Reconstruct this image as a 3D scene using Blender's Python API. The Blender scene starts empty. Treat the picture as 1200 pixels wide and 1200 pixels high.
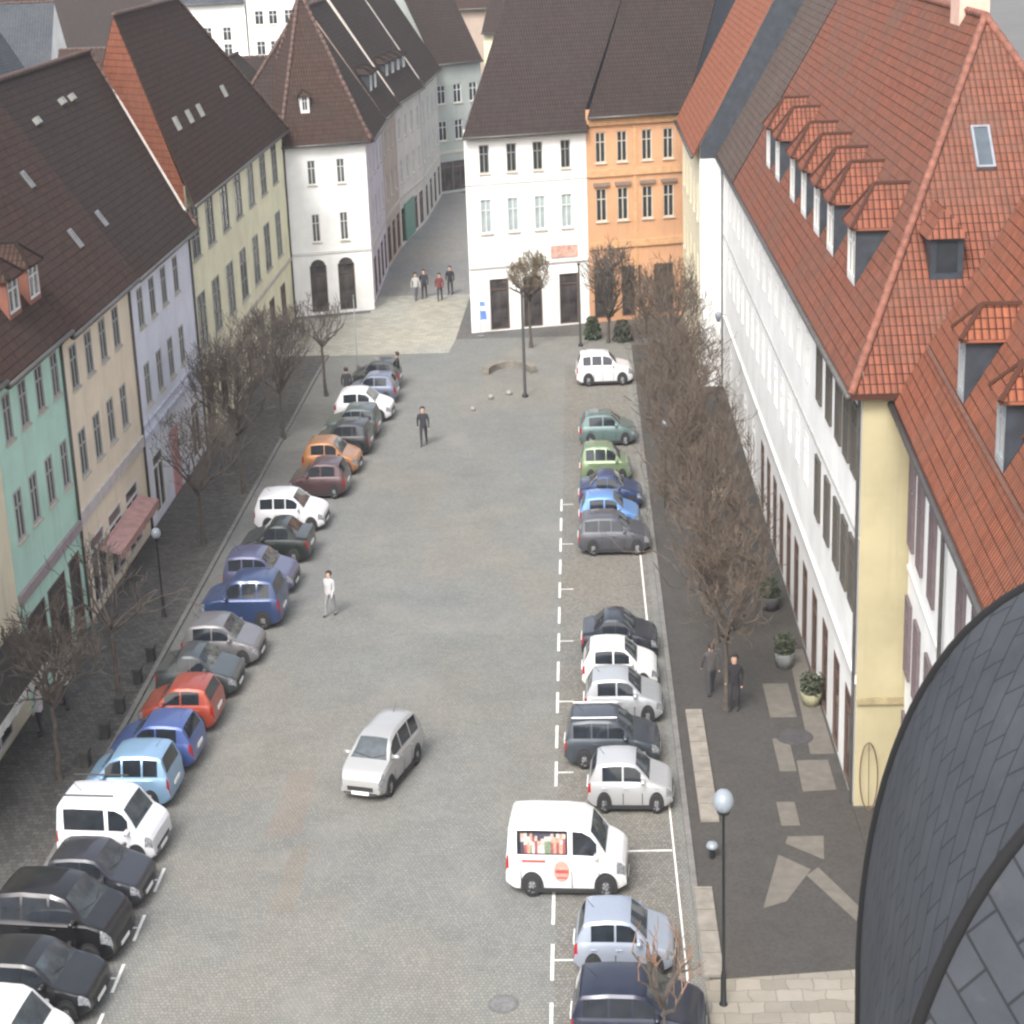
import bpy, bmesh, math, random
from mathutils import Vector, Matrix

C = bpy.context.scene.collection
PI = math.pi
R = math.radians

# ------------------------------------------------------------------ helpers
def link(o, parent=None):
    C.objects.link(o)
    if parent is not None:
        o.parent = parent
    return o

def tag(o, label=None, cat=None, group=None, kind=None):
    if label: o['label'] = label
    if cat: o['category'] = cat
    if group: o['group'] = group
    if kind: o['kind'] = kind
    return o

def empty(name, loc=(0, 0, 0), rz=0.0):
    o = bpy.data.objects.new(name, None)
    o.empty_display_size = 0.3
    o.location = loc
    o.rotation_euler = (0, 0, rz)
    return link(o)

def mesh_of(name, bm, mats, smooth=False):
    me = bpy.data.meshes.new(name)
    bm.normal_update()
    bm.to_mesh(me)
    bm.free()
    for m in (mats if isinstance(mats, (list, tuple)) else [mats]):
        me.materials.append(m)
    if smooth:
        for p in me.polygons:
            p.use_smooth = True
    return me

def obj(name, bm, mats, parent=None, smooth=False, loc=None, rot=None):
    o = bpy.data.objects.new(name, mesh_of(name, bm, mats, smooth))
    if loc is not None: o.location = loc
    if rot is not None: o.rotation_euler = rot
    return link(o, parent)

def quad(bm, pts, mi=0, uv=None):
    f = bm.faces.new([bm.verts.new(p) for p in pts])
    f.material_index = mi
    if uv is not None:
        l = bm.loops.layers.uv.verify()
        for lp, c in zip(f.loops, uv):
            lp[l].uv = c
    return f

def box(bm, x0, x1, y0, y1, z0, z1, mi=0):
    v = [bm.verts.new((x, y, z)) for z in (z0, z1) for y in (y0, y1) for x in (x0, x1)]
    for idx in ((0, 2, 3, 1), (4, 5, 7, 6), (0, 1, 5, 4), (2, 6, 7, 3), (0, 4, 6, 2), (1, 3, 7, 5)):
        f = bm.faces.new([v[i] for i in idx]); f.material_index = mi

def tube(bm, p0, p1, r0, r1, n=6, mi=0, cap=True, sx=1.0):
    p0 = Vector(p0); p1 = Vector(p1)
    d = p1 - p0
    if d.length < 1e-6: return
    d.normalize()
    a = d.orthogonal().normalized(); b = d.cross(a)
    r = [[], []]
    for k in range(n):
        t = 2 * PI * k / n
        w = a * math.cos(t) + b * math.sin(t)
        w.x *= sx
        r[0].append(bm.verts.new(p0 + w * r0)); r[1].append(bm.verts.new(p1 + w * r1))
    for k in range(n):
        f = bm.faces.new([r[0][k], r[0][(k + 1) % n], r[1][(k + 1) % n], r[1][k]]); f.material_index = mi
    if cap:
        f = bm.faces.new(r[0][::-1]); f.material_index = mi
        f = bm.faces.new(r[1]); f.material_index = mi

def lathe(bm, prof, n=16, sx=1.0, c=(0, 0, 0), mi=0):
    rings = []
    for r, z in prof:
        rings.append([bm.verts.new((c[0] + sx * r * math.cos(2 * PI * k / n), c[1] + r * math.sin(2 * PI * k / n), c[2] + z)) for k in range(n)])
    for a, b in zip(rings, rings[1:]):
        for k in range(n):
            f = bm.faces.new([a[k], a[(k + 1) % n], b[(k + 1) % n], b[k]]); f.material_index = mi
    f = bm.faces.new(rings[0][::-1]); f.material_index = mi
    f = bm.faces.new(rings[-1]); f.material_index = mi

def poly_prism(bm, pts, z0, z1, mi=0):
    """closed prism of a plan polygon (counter-clockwise)"""
    a = [bm.verts.new((x, y, z0)) for x, y in pts]
    b = [bm.verts.new((x, y, z1)) for x, y in pts]
    bm.faces.new(b).material_index = mi
    bm.faces.new(a[::-1]).material_index = mi
    n = len(pts)
    for k in range(n):
        bm.faces.new([a[k], a[(k + 1) % n], b[(k + 1) % n], b[k]]).material_index = mi

# ------------------------------------------------------------------ materials
MC = {}
def nodes_of(name):
    m = bpy.data.materials.new(name); m.use_nodes = True
    nt = m.node_tree
    return m, nt, nt.nodes['Principled BSDF']

def N(nt, t, **kw):
    n = nt.nodes.new(t)
    for k, v in kw.items():
        if k in n.inputs.keys(): n.inputs[k].default_value = v
        else: setattr(n, k, v)
    return n

def ramp(nt, src, stops):
    r = nt.nodes.new('ShaderNodeValToRGB')
    el = r.color_ramp.elements
    while len(el) < len(stops): el.new(0.5)
    for e, (p, c) in zip(el, stops):
        e.position = p; e.color = (c[0], c[1], c[2], 1)
    nt.links.new(src, r.inputs[0])
    return r.outputs[0]

def mixc(nt, fac, a, b, mode='MIX'):
    m = nt.nodes.new('ShaderNodeMix'); m.data_type = 'RGBA'; m.blend_type = mode
    for s, v in ((0, fac), (6, a), (7, b)):
        if isinstance(v, (int, float)): m.inputs[s].default_value = v
        elif isinstance(v, tuple): m.inputs[s].default_value = (v[0], v[1], v[2], 1)
        else: nt.links.new(v, m.inputs[s])
    return m.outputs[2]

def objcoord(nt, scale=(1, 1, 1)):
    tc = nt.nodes.new('ShaderNodeTexCoord'); mp = nt.nodes.new('ShaderNodeMapping')
    mp.inputs['Scale'].default_value = scale
    nt.links.new(tc.outputs['Object'], mp.inputs[0])
    return mp.outputs[0]

def noise(nt, vec, scale, detail=4, rough=0.6):
    n = N(nt, 'ShaderNodeTexNoise', Scale=scale, Detail=detail, Roughness=rough)
    nt.links.new(vec, n.inputs['Vector'])
    return n.outputs['Fac']

def bump(nt, bs, h, strength=0.3, dist=0.02):
    b = N(nt, 'ShaderNodeBump', Strength=strength, Distance=dist)
    nt.links.new(h, b.inputs['Height']); nt.links.new(b.outputs[0], bs.inputs['Normal'])

def plain(name, col, rough=0.6, metal=0.0, coat=0.0, var=0.15, scale=3.0, spec=0.5):
    key = ('plain', name, col)
    if key in MC: return MC[key]
    m, nt, bs = nodes_of(name)
    v = objcoord(nt)
    f = noise(nt, v, scale)
    lo = tuple(c * (1 - var) for c in col); hi = tuple(min(1, c * (1 + var)) for c in col)
    nt.links.new(ramp(nt, f, [(0.3, lo), (0.7, hi)]), bs.inputs['Base Color'])
    bs.inputs['Roughness'].default_value = rough; bs.inputs['Metallic'].default_value = metal
    bs.inputs['Coat Weight'].default_value = coat; bs.inputs['Coat Roughness'].default_value = 0.08
    bs.inputs['Specular IOR Level'].default_value = spec
    MC[key] = m
    return m

def render_wall(name, col, dirt=0.55):
    """painted render: slow blotches, rain streaks, fine grain"""
    key = ('wall', name, col)
    if key in MC: return MC[key]
    m, nt, bs = nodes_of(name)
    v = objcoord(nt)
    big = noise(nt, v, 0.45, 5, 0.65)
    streak = noise(nt, objcoord(nt, (2.2, 2.2, 0.12)), 1.6, 4, 0.6)
    fine = noise(nt, v, 14, 3, 0.7)
    c1 = mixc(nt, ramp(nt, big, [(0.35, (0, 0, 0)), (0.72, (1, 1, 1))]), col, tuple(c * 0.80 for c in col))
    sm = nt.nodes.new('ShaderNodeMath'); sm.operation = 'MULTIPLY'
    nt.links.new(ramp(nt, streak, [(0.55, (0, 0, 0)), (0.8, (1, 1, 1))]), sm.inputs[0]); sm.inputs[1].default_value = dirt
    g = sum(col) / 3
    c2 = mixc(nt, sm.outputs[0], c1, (g * 0.62, g * 0.6, g * 0.55))
    nt.links.new(c2, bs.inputs['Base Color'])
    bs.inputs['Roughness'].default_value = 0.92
    bs.inputs['Specular IOR Level'].default_value = 0.2
    bump(nt, bs, fine, 0.25, 0.01)
    MC[key] = m
    return m

def tiles(name, c1, c2, joint, patch, w=0.16, h=0.30, patch_amt=0.55, jw=0.022):
    """clay tile roof laid in courses; UVs run in metres along eave and slope"""
    key = ('tiles', name)
    if key in MC: return MC[key]
    m, nt, bs = nodes_of(name)
    uv = nt.nodes.new('ShaderNodeUVMap')
    b = nt.nodes.new('ShaderNodeTexBrick')
    b.offset = 0.0
    for k, v in (('Scale', 1.0), ('Mortar Size', jw), ('Mortar Smooth', 0.5), ('Bias', 0.0), ('Brick Width', w), ('Row Height', h)):
        b.inputs[k].default_value = v
    b.inputs['Color1'].default_value = (*c1, 1); b.inputs['Color2'].default_value = (*c2, 1); b.inputs['Mortar'].default_value = (*joint, 1)
    nt.links.new(uv.outputs[0], b.inputs['Vector'])
    big = noise(nt, uv.outputs[0], 0.35, 6, 0.7)
    mid = noise(nt, uv.outputs[0], 2.2, 5, 0.7)
    sm = nt.nodes.new('ShaderNodeMath'); sm.operation = 'MULTIPLY'
    nt.links.new(ramp(nt, big, [(0.42, (0, 0, 0)), (0.66, (1, 1, 1))]), sm.inputs[0]); sm.inputs[1].default_value = patch_amt
    c = mixc(nt, sm.outputs[0], b.outputs['Color'], patch)
    c = mixc(nt, 0.55, c, ramp(nt, mid, [(0.3, (0.55, 0.55, 0.55)), (0.7, (1.1, 1.08, 1.05))]), 'MULTIPLY')
    nt.links.new(c, bs.inputs['Base Color'])
    bs.inputs['Roughness'].default_value = 0.92
    bs.inputs['Specular IOR Level'].default_value = 0.08
    # lower edge of each course stands proud, each tile is rounded across
    sep = nt.nodes.new('ShaderNodeSeparateXYZ'); nt.links.new(uv.outputs[0], sep.inputs[0])
    def math_(op, a, bb=None):
        n = nt.nodes.new('ShaderNodeMath'); n.operation = op
        if isinstance(a, float): n.inputs[0].default_value = a
        else: nt.links.new(a, n.inputs[0])
        if bb is not None:
            if isinstance(bb, float): n.inputs[1].default_value = bb
            else: nt.links.new(bb, n.inputs[1])
        return n.outputs[0]
    row = math_('FRACT', math_('DIVIDE', sep.outputs[1], float(h)))
    col = math_('SINE', math_('MULTIPLY', math_('FRACT', math_('DIVIDE', sep.outputs[0], float(w))), PI))
    hgt = math_('ADD', math_('SUBTRACT', 1.0, row), math_('MULTIPLY', col, 0.8))
    bump(nt, bs, hgt, 0.9, 0.05)
    MC[key] = m
    return m

def sett_ground(name, stops, cell=6.5, joint=0.5, patches=None, rough=0.85, courses=None):
    key = ('sett', name)
    if key in MC: return MC[key]
    m, nt, bs = nodes_of(name)
    v = objcoord(nt)
    if courses:
        wob = N(nt, 'ShaderNodeTexNoise', Scale=1.3, Detail=3.0); nt.links.new(v, wob.inputs['Vector'])
        va = nt.nodes.new('ShaderNodeVectorMath'); va.operation = 'MULTIPLY_ADD'
        nt.links.new(wob.outputs['Color'], va.inputs[0]); va.inputs[1].default_value = (0.35, 0.35, 0); nt.links.new(v, va.inputs[2])
        br = nt.nodes.new('ShaderNodeTexBrick'); br.offset = 0.5
        for k, q in (('Scale', 1.0), ('Mortar Size', 0.014), ('Mortar Smooth', 0.6), ('Bias', 0.0), ('Brick Width', courses[0]), ('Row Height', courses[1])): br.inputs[k].default_value = q
        br.inputs['Color1'].default_value = (*stops[0][1], 1); br.inputs['Color2'].default_value = (*stops[-1][1], 1)
        br.inputs['Mortar'].default_value = (*[q * (1 - joint) for q in stops[0][1]], 1)
        nt.links.new(va.outputs[0], br.inputs['Vector'])
        c = br.outputs['Color']; hgt = br.outputs['Fac']
    else:
        vo = N(nt, 'ShaderNodeTexVoronoi', Scale=cell); nt.links.new(v, vo.inputs['Vector'])
        ve = N(nt, 'ShaderNodeTexVoronoi', Scale=cell); ve.feature = 'DISTANCE_TO_EDGE'; nt.links.new(v, ve.inputs['Vector'])
        sepc = nt.nodes.new('ShaderNodeSeparateColor'); nt.links.new(vo.outputs['Color'], sepc.inputs[0])
        c = ramp(nt, sepc.outputs[0], stops)
    big = noise(nt, v, 0.10, 6, 0.65); mid = noise(nt, v, 0.7, 5, 0.75); tint = noise(nt, objcoord(nt, (1, .45, 1)), 0.16, 4, 0.6)
    c = mixc(nt, 0.7, c, ramp(nt, big, [(0.3, (0.84, 0.86, 0.88)), (0.5, (0.98, 0.98, 0.97)), (0.72, (1.10, 1.07, 1.01))]), 'MULTIPLY')
    c = mixc(nt, 0.6, c, ramp(nt, mid, [(0.3, (0.80, 0.80, 0.81)), (0.7, (1.12, 1.11, 1.09))]), 'MULTIPLY')
    c = mixc(nt, 0.7, c, ramp(nt, tint, [(0.35, (0.95, 0.99, 1.03)), (0.65, (1.06, 1.0, 0.92))]), 'MULTIPLY')
    if patches:
        pn = noise(nt, v, 0.22, 3, 0.5)
        c = mixc(nt, ramp(nt, pn, [(0.60, (0, 0, 0)), (0.72, (0.4, 0.4, 0.4))]), c, patches)
    if not courses:
        jm = ramp(nt, ve.outputs['Distance'], [(0.0, (1 - joint,) * 3), (0.07, (1, 1, 1))])
        c = mixc(nt, 1.0, c, jm, 'MULTIPLY')
    nt.links.new(c, bs.inputs['Base Color'])
    bs.inputs['Roughness'].default_value = rough
    bs.inputs['Specular IOR Level'].default_value = 0.2
    if courses: bump(nt, bs, hgt, -0.4, 0.015)
    else: bump(nt, bs, ramp(nt, ve.outputs['Distance'], [(0.0, (0, 0, 0)), (0.12, (1, 1, 1))]), 0.5, 0.02)
    MC[key] = m
    return m

def paint(name, col, rough=0.28, metal=None):
    metal = (0.05 if min(col) > 0.5 else 0.35) if metal is None else metal
    key = ('paint', name, col)
    if key in MC: return MC[key]
    m, nt, bs = nodes_of(name)
    v = objcoord(nt)
    f = noise(nt, v, 2.5, 5, 0.7)
    nt.links.new(mixc(nt, ramp(nt, f, [(0.45, (0, 0, 0)), (0.75, (0.22, 0.22, 0.22))]), col, tuple(0.7 * c + 0.05 for c in col)), bs.inputs['Base Color'])
    nt.links.new(ramp(nt, f, [(0.3, (rough, rough, rough)), (0.8, (rough + 0.2,) * 3)]), bs.inputs['Roughness'])
    bs.inputs['Metallic'].default_value = metal
    bs.inputs['Coat Weight'].default_value = 0.6; bs.inputs['Coat Roughness'].default_value = 0.12
    MC[key] = m
    return m

GLASS = plain('window_glass', (0.030, 0.034, 0.038), 0.12, var=0.5, scale=0.9, spec=0.25)
CURTAIN = plain('curtained_glass', (0.085, 0.09, 0.09), 0.14, var=0.6, scale=1.4, spec=0.25)
PALEGLASS = plain('pale_blind_glass', (0.30, 0.36, 0.37), 0.15, var=0.25, scale=1.4)
WASHEDGLASS = plain('washed_out_glass', (0.55, 0.56, 0.56), 0.3, var=0.15)  # overexposure painted in: panes paled to merge with the white wall
SHOPGLASS = plain('shop_glass', (0.05, 0.045, 0.045), 0.08, var=0.8, scale=1.2)
WINDS = plain('windscreen_glass', (0.05, 0.062, 0.07), 0.06, var=0.4, spec=0.6)  # base lighter than the other car glass, painting in the overcast sky's reflection
CARGLASS = plain('car_glass', (0.018, 0.022, 0.028), 0.05, var=0.3, spec=0.6)
WHITE = plain('white_joinery', (0.60, 0.60, 0.58), 0.5, var=0.05)
GREYJ = plain('grey_joinery', (0.24, 0.245, 0.22), 0.6, var=0.1)
GREYJ2 = plain('mid_grey_joinery', (0.34, 0.335, 0.32), 0.6, var=0.12)  # mid-grey frames for the left row houses
BROWNJ = plain('brown_joinery', (0.10, 0.06, 0.045), 0.6, var=0.2)
STONE = plain('sandstone_trim', (0.46, 0.42, 0.35), 0.9, var=0.15)
ZINC = plain('zinc', (0.20, 0.21, 0.22), 0.5, metal=0.4, var=0.2)
COPPER = plain('dark_gutter', (0.08, 0.075, 0.07), 0.5, metal=0.3, var=0.2)
SLATE = plain('slate_hung', (0.028, 0.035, 0.045), 0.55, var=0.35, scale=2.5)
RUBBER = plain('tyre_rubber', (0.018, 0.018, 0.019), 0.85)
DARKP = plain('dark_plastic', (0.022, 0.022, 0.024), 0.6)
RIM = plain('alloy_rim', (0.45, 0.46, 0.48), 0.35, metal=0.7, var=0.1)
LAMPW = plain('headlamp_glass', (0.24, 0.25, 0.265), 0.10, metal=0.3, var=0.7, scale=14)
LAMPR = plain('tail_lamp_red', (0.28, 0.012, 0.012), 0.15, var=0.1)
PLATE = plain('plate_white', (0.75, 0.75, 0.72), 0.5, var=0.05)
BARK = plain('bark', (0.075, 0.062, 0.052), 0.95, var=0.4, scale=5)
TWIGD = plain('dark_twigs', (0.085, 0.070, 0.058), 0.95, var=0.35, scale=1.5)
TWIG = plain('twigs', (0.090, 0.067, 0.050), 0.95, var=0.35, scale=1.5)
TWIGG = plain('olive_twigs', (0.16, 0.13, 0.085), 0.95, var=0.3, scale=1.5)
IRON = plain('black_iron', (0.025, 0.027, 0.028), 0.5, metal=0.3)
MILK = plain('milky_globe', (0.22, 0.25, 0.28), 0.2, var=0.06)

T_BROWN = tiles('brown_tiles', (0.078, 0.046, 0.037), (0.058, 0.037, 0.031), (0.022, 0.016, 0.014), (0.047, 0.040, 0.036))
T_DARK = tiles('dark_tiles', (0.058, 0.042, 0.037), (0.047, 0.036, 0.032), (0.018, 0.014, 0.013), (0.034, 0.029, 0.027))
T_GREYBR = tiles('grey_brown_tiles', (0.058, 0.043, 0.040), (0.047, 0.037, 0.035), (0.021, 0.017, 0.016), (0.046, 0.040, 0.038), patch_amt=0.35)
T_ORANGE = tiles('orange_tiles', (0.240, 0.092, 0.060), (0.185, 0.073, 0.049), (0.055, 0.024, 0.018), (0.135, 0.078, 0.06), w=0.17, h=0.3, patch_amt=0.75)
T_ORANGE2 = tiles('bright_orange_tiles', (0.275, 0.098, 0.057), (0.215, 0.078, 0.047), (0.055, 0.025, 0.018), (0.17, 0.082, 0.058), w=0.16, h=0.28, patch_amt=0.7)
T_FARORANGE = tiles('pale_orange_tiles', (0.31, 0.115, 0.068), (0.26, 0.094, 0.056), (0.09, 0.04, 0.028), (0.22, 0.10, 0.07))
T_SLATE = tiles('blue_slates', (0.075, 0.085, 0.098), (0.055, 0.065, 0.078), (0.02, 0.022, 0.026), (0.09, 0.092, 0.095), w=0.25, h=0.22)

# ------------------------------------------------------------------ camera, sky, sun
scene = bpy.context.scene
cam = bpy.data.cameras.new('camera'); co = bpy.data.objects.new('camera', cam); C.objects.link(co)
f = 2200.0
vy = Vector((72, 720, f)).normalized()
yv = 600 + (f * f + 72 * 250) / 720
vz = -Vector((250, -(yv - 600), f)).normalized()
vx = vy.cross(vz)
if vx.x < 0: vx = -vx
def towards(c): return Vector((vx.dot(c), vy.dot(c), vz.dot(c)))
rt, up, fw = towards(Vector((1, 0, 0))), towards(Vector((0, 1, 0))), towards(Vector((0, 0, 1)))
M = Matrix.Identity(4)
for i in range(3):
    M[i][0] = rt[i]; M[i][1] = up[i]; M[i][2] = -fw[i]
M.translation = (0, 0, 24)
co.matrix_world = M
cam.sensor_width = 36; cam.lens = f / 1200 * 36
cam.clip_start = 0.1; cam.clip_end = 5000
scene.camera = co

SUN_DIR = Vector((-0.24, -0.66, 0.78)).normalized()
w = bpy.data.worlds.new('World'); scene.world = w; w.use_nodes = True
nt = w.node_tree
bg = nt.nodes['Background']
sky = nt.nodes.new('ShaderNodeTexSky'); sky.sky_type = 'NISHITA'; sky.sun_disc = False
sky.sun_elevation = math.asin(SUN_DIR.z); sky.sun_rotation = math.atan2(SUN_DIR.x, SUN_DIR.y)
sky.altitude = 200; sky.air_density = 1.0; sky.dust_density = 6.0; sky.ozone_density = 1.0
hs = nt.nodes.new('ShaderNodeHueSaturation'); hs.inputs['Saturation'].default_value = 0.45   # overcast: the sky is nearly grey
nt.links.new(sky.outputs[0], hs.inputs['Color']); nt.links.new(hs.outputs[0], bg.inputs[0]); bg.inputs[1].default_value = 0.15
sl = bpy.data.lights.new('sun', 'SUN'); so = bpy.data.objects.new('sun', sl); C.objects.link(so)
sl.energy = 0.75; sl.angle = R(18); sl.color = (1.0, 0.98, 0.95)
so.rotation_euler = (-SUN_DIR).to_track_quat('-Z', 'Y').to_euler()
so.location = (-60, -50, 90)
scene.view_settings.view_transform = 'Standard'; scene.view_settings.look = 'None'
scene.view_settings.gamma = 1.0; scene.view_settings.exposure = 1.43
scene.render.engine = 'CYCLES'
scene.cycles.max_bounces = 6; scene.cycles.diffuse_bounces = 3
scene.cycles.use_denoising = True
scene.cycles.pixel_filter_type = 'BLACKMAN_HARRIS'; scene.cycles.filter_width = 2.4

# ------------------------------------------------------------------ ground
M_GROUND = sett_ground('outer_ground_asphalt', [(0.0, (0.10, 0.10, 0.10)), (1.0, (0.14, 0.135, 0.13))], cell=9, joint=0.1)
M_SETTS = sett_ground('granite_setts', [(0.0, (0.166, 0.170, 0.163)), (0.5, (0.188, 0.190, 0.180)), (1.0, (0.214, 0.213, 0.197))], cell=8.0, joint=0.30, patches=(0.226, 0.216, 0.198), courses=(0.105, 0.115))
M_BAY = sett_ground('bay_setts', [(0.0, (0.145, 0.141, 0.130)), (0.5, (0.186, 0.180, 0.163)), (1.0, (0.215, 0.207, 0.187))], cell=8.0, joint=0.32, courses=(0.105, 0.115))
M_ASPH = sett_ground('worn_asphalt', [(0.0, (0.060, 0.057, 0.054)), (1.0, (0.078, 0.073, 0.068))], cell=14, joint=0.08)
M_LPAVE = sett_ground('dark_small_setts', [(0.0, (0.070, 0.068, 0.066)), (1.0, (0.115, 0.110, 0.104))], cell=8, joint=0.4, courses=(0.2, 0.2))
M_LIGHT = sett_ground('pale_paving', [(0.0, (0.27, 0.265, 0.23)), (1.0, (0.35, 0.34, 0.295))], cell=2.6, joint=0.25, courses=(0.45, 0.4))
M_STREET = sett_ground('grey_street_setts', [(0.0, (0.19, 0.19, 0.185)), (1.0, (0.24, 0.238, 0.228))], cell=5, joint=0.3, courses=(0.16, 0.18))
M_CREAM = sett_ground('cream_flagstones', [(0.0, (0.21, 0.193, 0.163)), (1.0, (0.285, 0.262, 0.226))], cell=1.8, joint=0.3, courses=(0.6, 0.45))
M_LINE = plain('worn_white_paint', (0.62, 0.62, 0.58), 0.8, var=0.22, scale=2.0)

def sheet(name, pts, z, m):
    bm = bmesh.new(); bm.faces.new([bm.verts.new((x, y, z)) for x, y in pts])
    return tag(obj(name, bm, m), kind='structure')
def slab(name, pts, z0, z1, m):
    bm = bmesh.new(); poly_prism(bm, pts, z0, z1)
    return tag(obj(name, bm, m), kind='structure')

sheet('ground', [(-1500, -1500), (1500, -1500), (1500, 2500), (-1500, 2500)], -0.02, M_GROUND)
sheet('cobbled_square', [(-14.9, 10), (2.6, 10), (2.6, 106), (-7.4, 106), (-7.6, 102.6), (-14.9, 102.6)], 0.0, M_SETTS)
sheet('parking_bay_paving', [(-1.05, 30), (2.2, 30), (2.2, 99), (-1.05, 99)], 0.004, M_BAY)
sheet('light_crossing', [(-17.6, 102.62), (-7.6, 102.62), (-7.4, 106), (-7.2, 119), (-13.1, 119), (-13.2, 114), (-17.6, 112.6)], 0.004, M_LIGHT)
sheet('side_street', [(-13.3, 119.02), (-7.2, 119.02), (-8.0, 134), (-9.2, 162), (-12.0, 165), (-12.4, 146), (-13.7, 137)], 0.004, M_STREET)
slab('left_pavement', [(-17.75, 20), (-14.75, 20), (-14.5, 102.6), (-17.75, 102.6)], -0.02, 0.06, M_LPAVE)
slab('right_pavement', [(2.55, 38.1), (7.05, 38.6), (7.05, 103), (2.65, 103)], -0.02, 0.06, M_ASPH)
slab('near_stone_pavement', [(2.45, 20), (12, 20), (12, 39.0), (7.05, 38.57), (2.45, 38.07)], -0.02, 0.062, M_CREAM)
slab('passage_paving', [(7.06, 38.7), (12, 39.2), (12, 46.6), (7.06, 46.6)], -0.02, 0.058, M_ASPH)
slab('kerb', [(2.38, 38.2), (2.54, 38.1), (2.64, 103), (2.48, 103)], -0.02, 0.11, plain('kerb_granite', (0.15, 0.145, 0.135), 0.9, var=0.25))
slab('left_kerb', [(-14.74, 20), (-14.58, 20), (-14.33, 102.6), (-14.49, 102.6)], -0.02, 0.09, plain('kerb_granite', (0.15, 0.145, 0.135), 0.9, var=0.25))

# lighter stones let into the asphalt pavement
bm = bmesh.new()
for pts in ([(4.1, 41.3), (4.7, 41.6), (5.5, 43.2), (4.75, 44.0)][::1],
            [(5.35, 42.9), (7.0, 38.9), (7.0, 39.9), (5.7, 43.3)],
            [(5.0, 44.6), (5.9, 43.7), (6.05, 45.0), (5.1, 45.0)],
            [(5.8, 47.6), (6.75, 47.7), (6.75, 49.6), (5.85, 49.6)],
            [(5.3, 48.9), (5.78, 48.9), (5.78, 51.1), (5.3, 51.1)],
            [(5.4, 52.6), (6.2, 52.6), (6.2, 55.2), (5.4, 55.2)],
            [(5.0, 45.6), (5.5, 45.6), (5.5, 47.0), (5.0, 47.0)],
            [(6.3, 50), (7.0, 50), (7.0, 58), (6.5, 58)]):
    bm.faces.new([bm.verts.new((x, y, 0.066)) for x, y in pts])
bmesh.ops.recalc_face_normals(bm, faces=bm.faces[:])
tag(obj('pale_paving_inlay', bm, plain('inlay_stone', (0.128, 0.116, 0.098), 0.9, var=0.15)), kind='structure')
bm = bmesh.new()
for (x0, x1, y0, y1) in ((2.45, 2.9, 38.2, 42.3), (2.85, 3.35, 45.9, 53.2)):
    k = y0
    while k < y1:
        box(bm, x0, x1, k, min(k + 0.95, y1), 0.0, 0.13); k += 1.0
tag(obj('pale_kerb_stones', bm, plain('pale_kerb', (0.21, 0.19, 0.16), 0.9, var=0.2)), kind='structure')

# painted parking lines
bm = bmesh.new()
def line(x0, x1, y0, y1, z=0.010):
    bm.faces.new([bm.verts.new(p) for p in ((x0, y0, z), (x1, y0, z), (x1, y1, z), (x0, y1, z))])
y = 33.2
while y < 74:
    line(-1.14, -1.06, y, y + 1.6)
    if int((y - 33.2) / 2.52 + .5) % 2 == 0: line(-1.055, -0.6, y + 0.85, y + 0.92)
    y += 2.52
line(2.03, 2.075, 36, 48.2); line(1.93, 1.99, 58.8, 69.5)
line(-1.05, 0.5, 43.9, 43.98); line(0.4, 2.0, 44.4, 44.48)
for y in (34.4, 36.5, 38.6, 40.9, 43.3):
    line(-11.45, -11.37, y - 0.62, y + 0.62); line(-11.95, -11.46, y - 0.04, y + 0.04)
tag(obj('parking_line_marking', bm, M_LINE), kind='structure')

for k, (x0, x1, y0_, y1_, c_) in enumerate([(-9.0, -8.0, 45.5, 49.8, (0.215, 0.20, 0.182)), (-8.3, -7.6, 41.5, 45.2, (0.214, 0.203, 0.18)), (-10.9, -9.9, 63.5, 69.0, (0.196, 0.196, 0.188))]):
    sheet('paving_repair', [(x0, y0_), (x1, y0_ + .2), (x1 - .1, y1_), (x0 + .15, y1_ - .3)], 0.005 + .0004 * k, sett_ground('repair_setts_%d' % k, [(0.0, tuple(q * .84 for q in c_)), (1.0, tuple(q * .97 for q in c_))], joint=0.3, courses=(0.115, 0.125)))

# ------------------------------------------------------------------ air
bm = bmesh.new(); box(bm, -1600, 1600, -1600, 2600, -1.0, 24.6)
hm = bpy.data.materials.new('haze_air'); hm.use_nodes = True
hn = hm.node_tree; hn.nodes.remove(hn.nodes['Principled BSDF'])
pv = hn.nodes.new('ShaderNodeVolumePrincipled'); pv.inputs['Color'].default_value = (0.93, 0.95, 0.97, 1); pv.inputs['Density'].default_value = 0.00035; pv.inputs['Anisotropy'].default_value = 0.2
hn.links.new(pv.outputs[0], hn.nodes['Material Output'].inputs['Volume'])
tag(obj('haze', bm, hm), kind='stuff')

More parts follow.
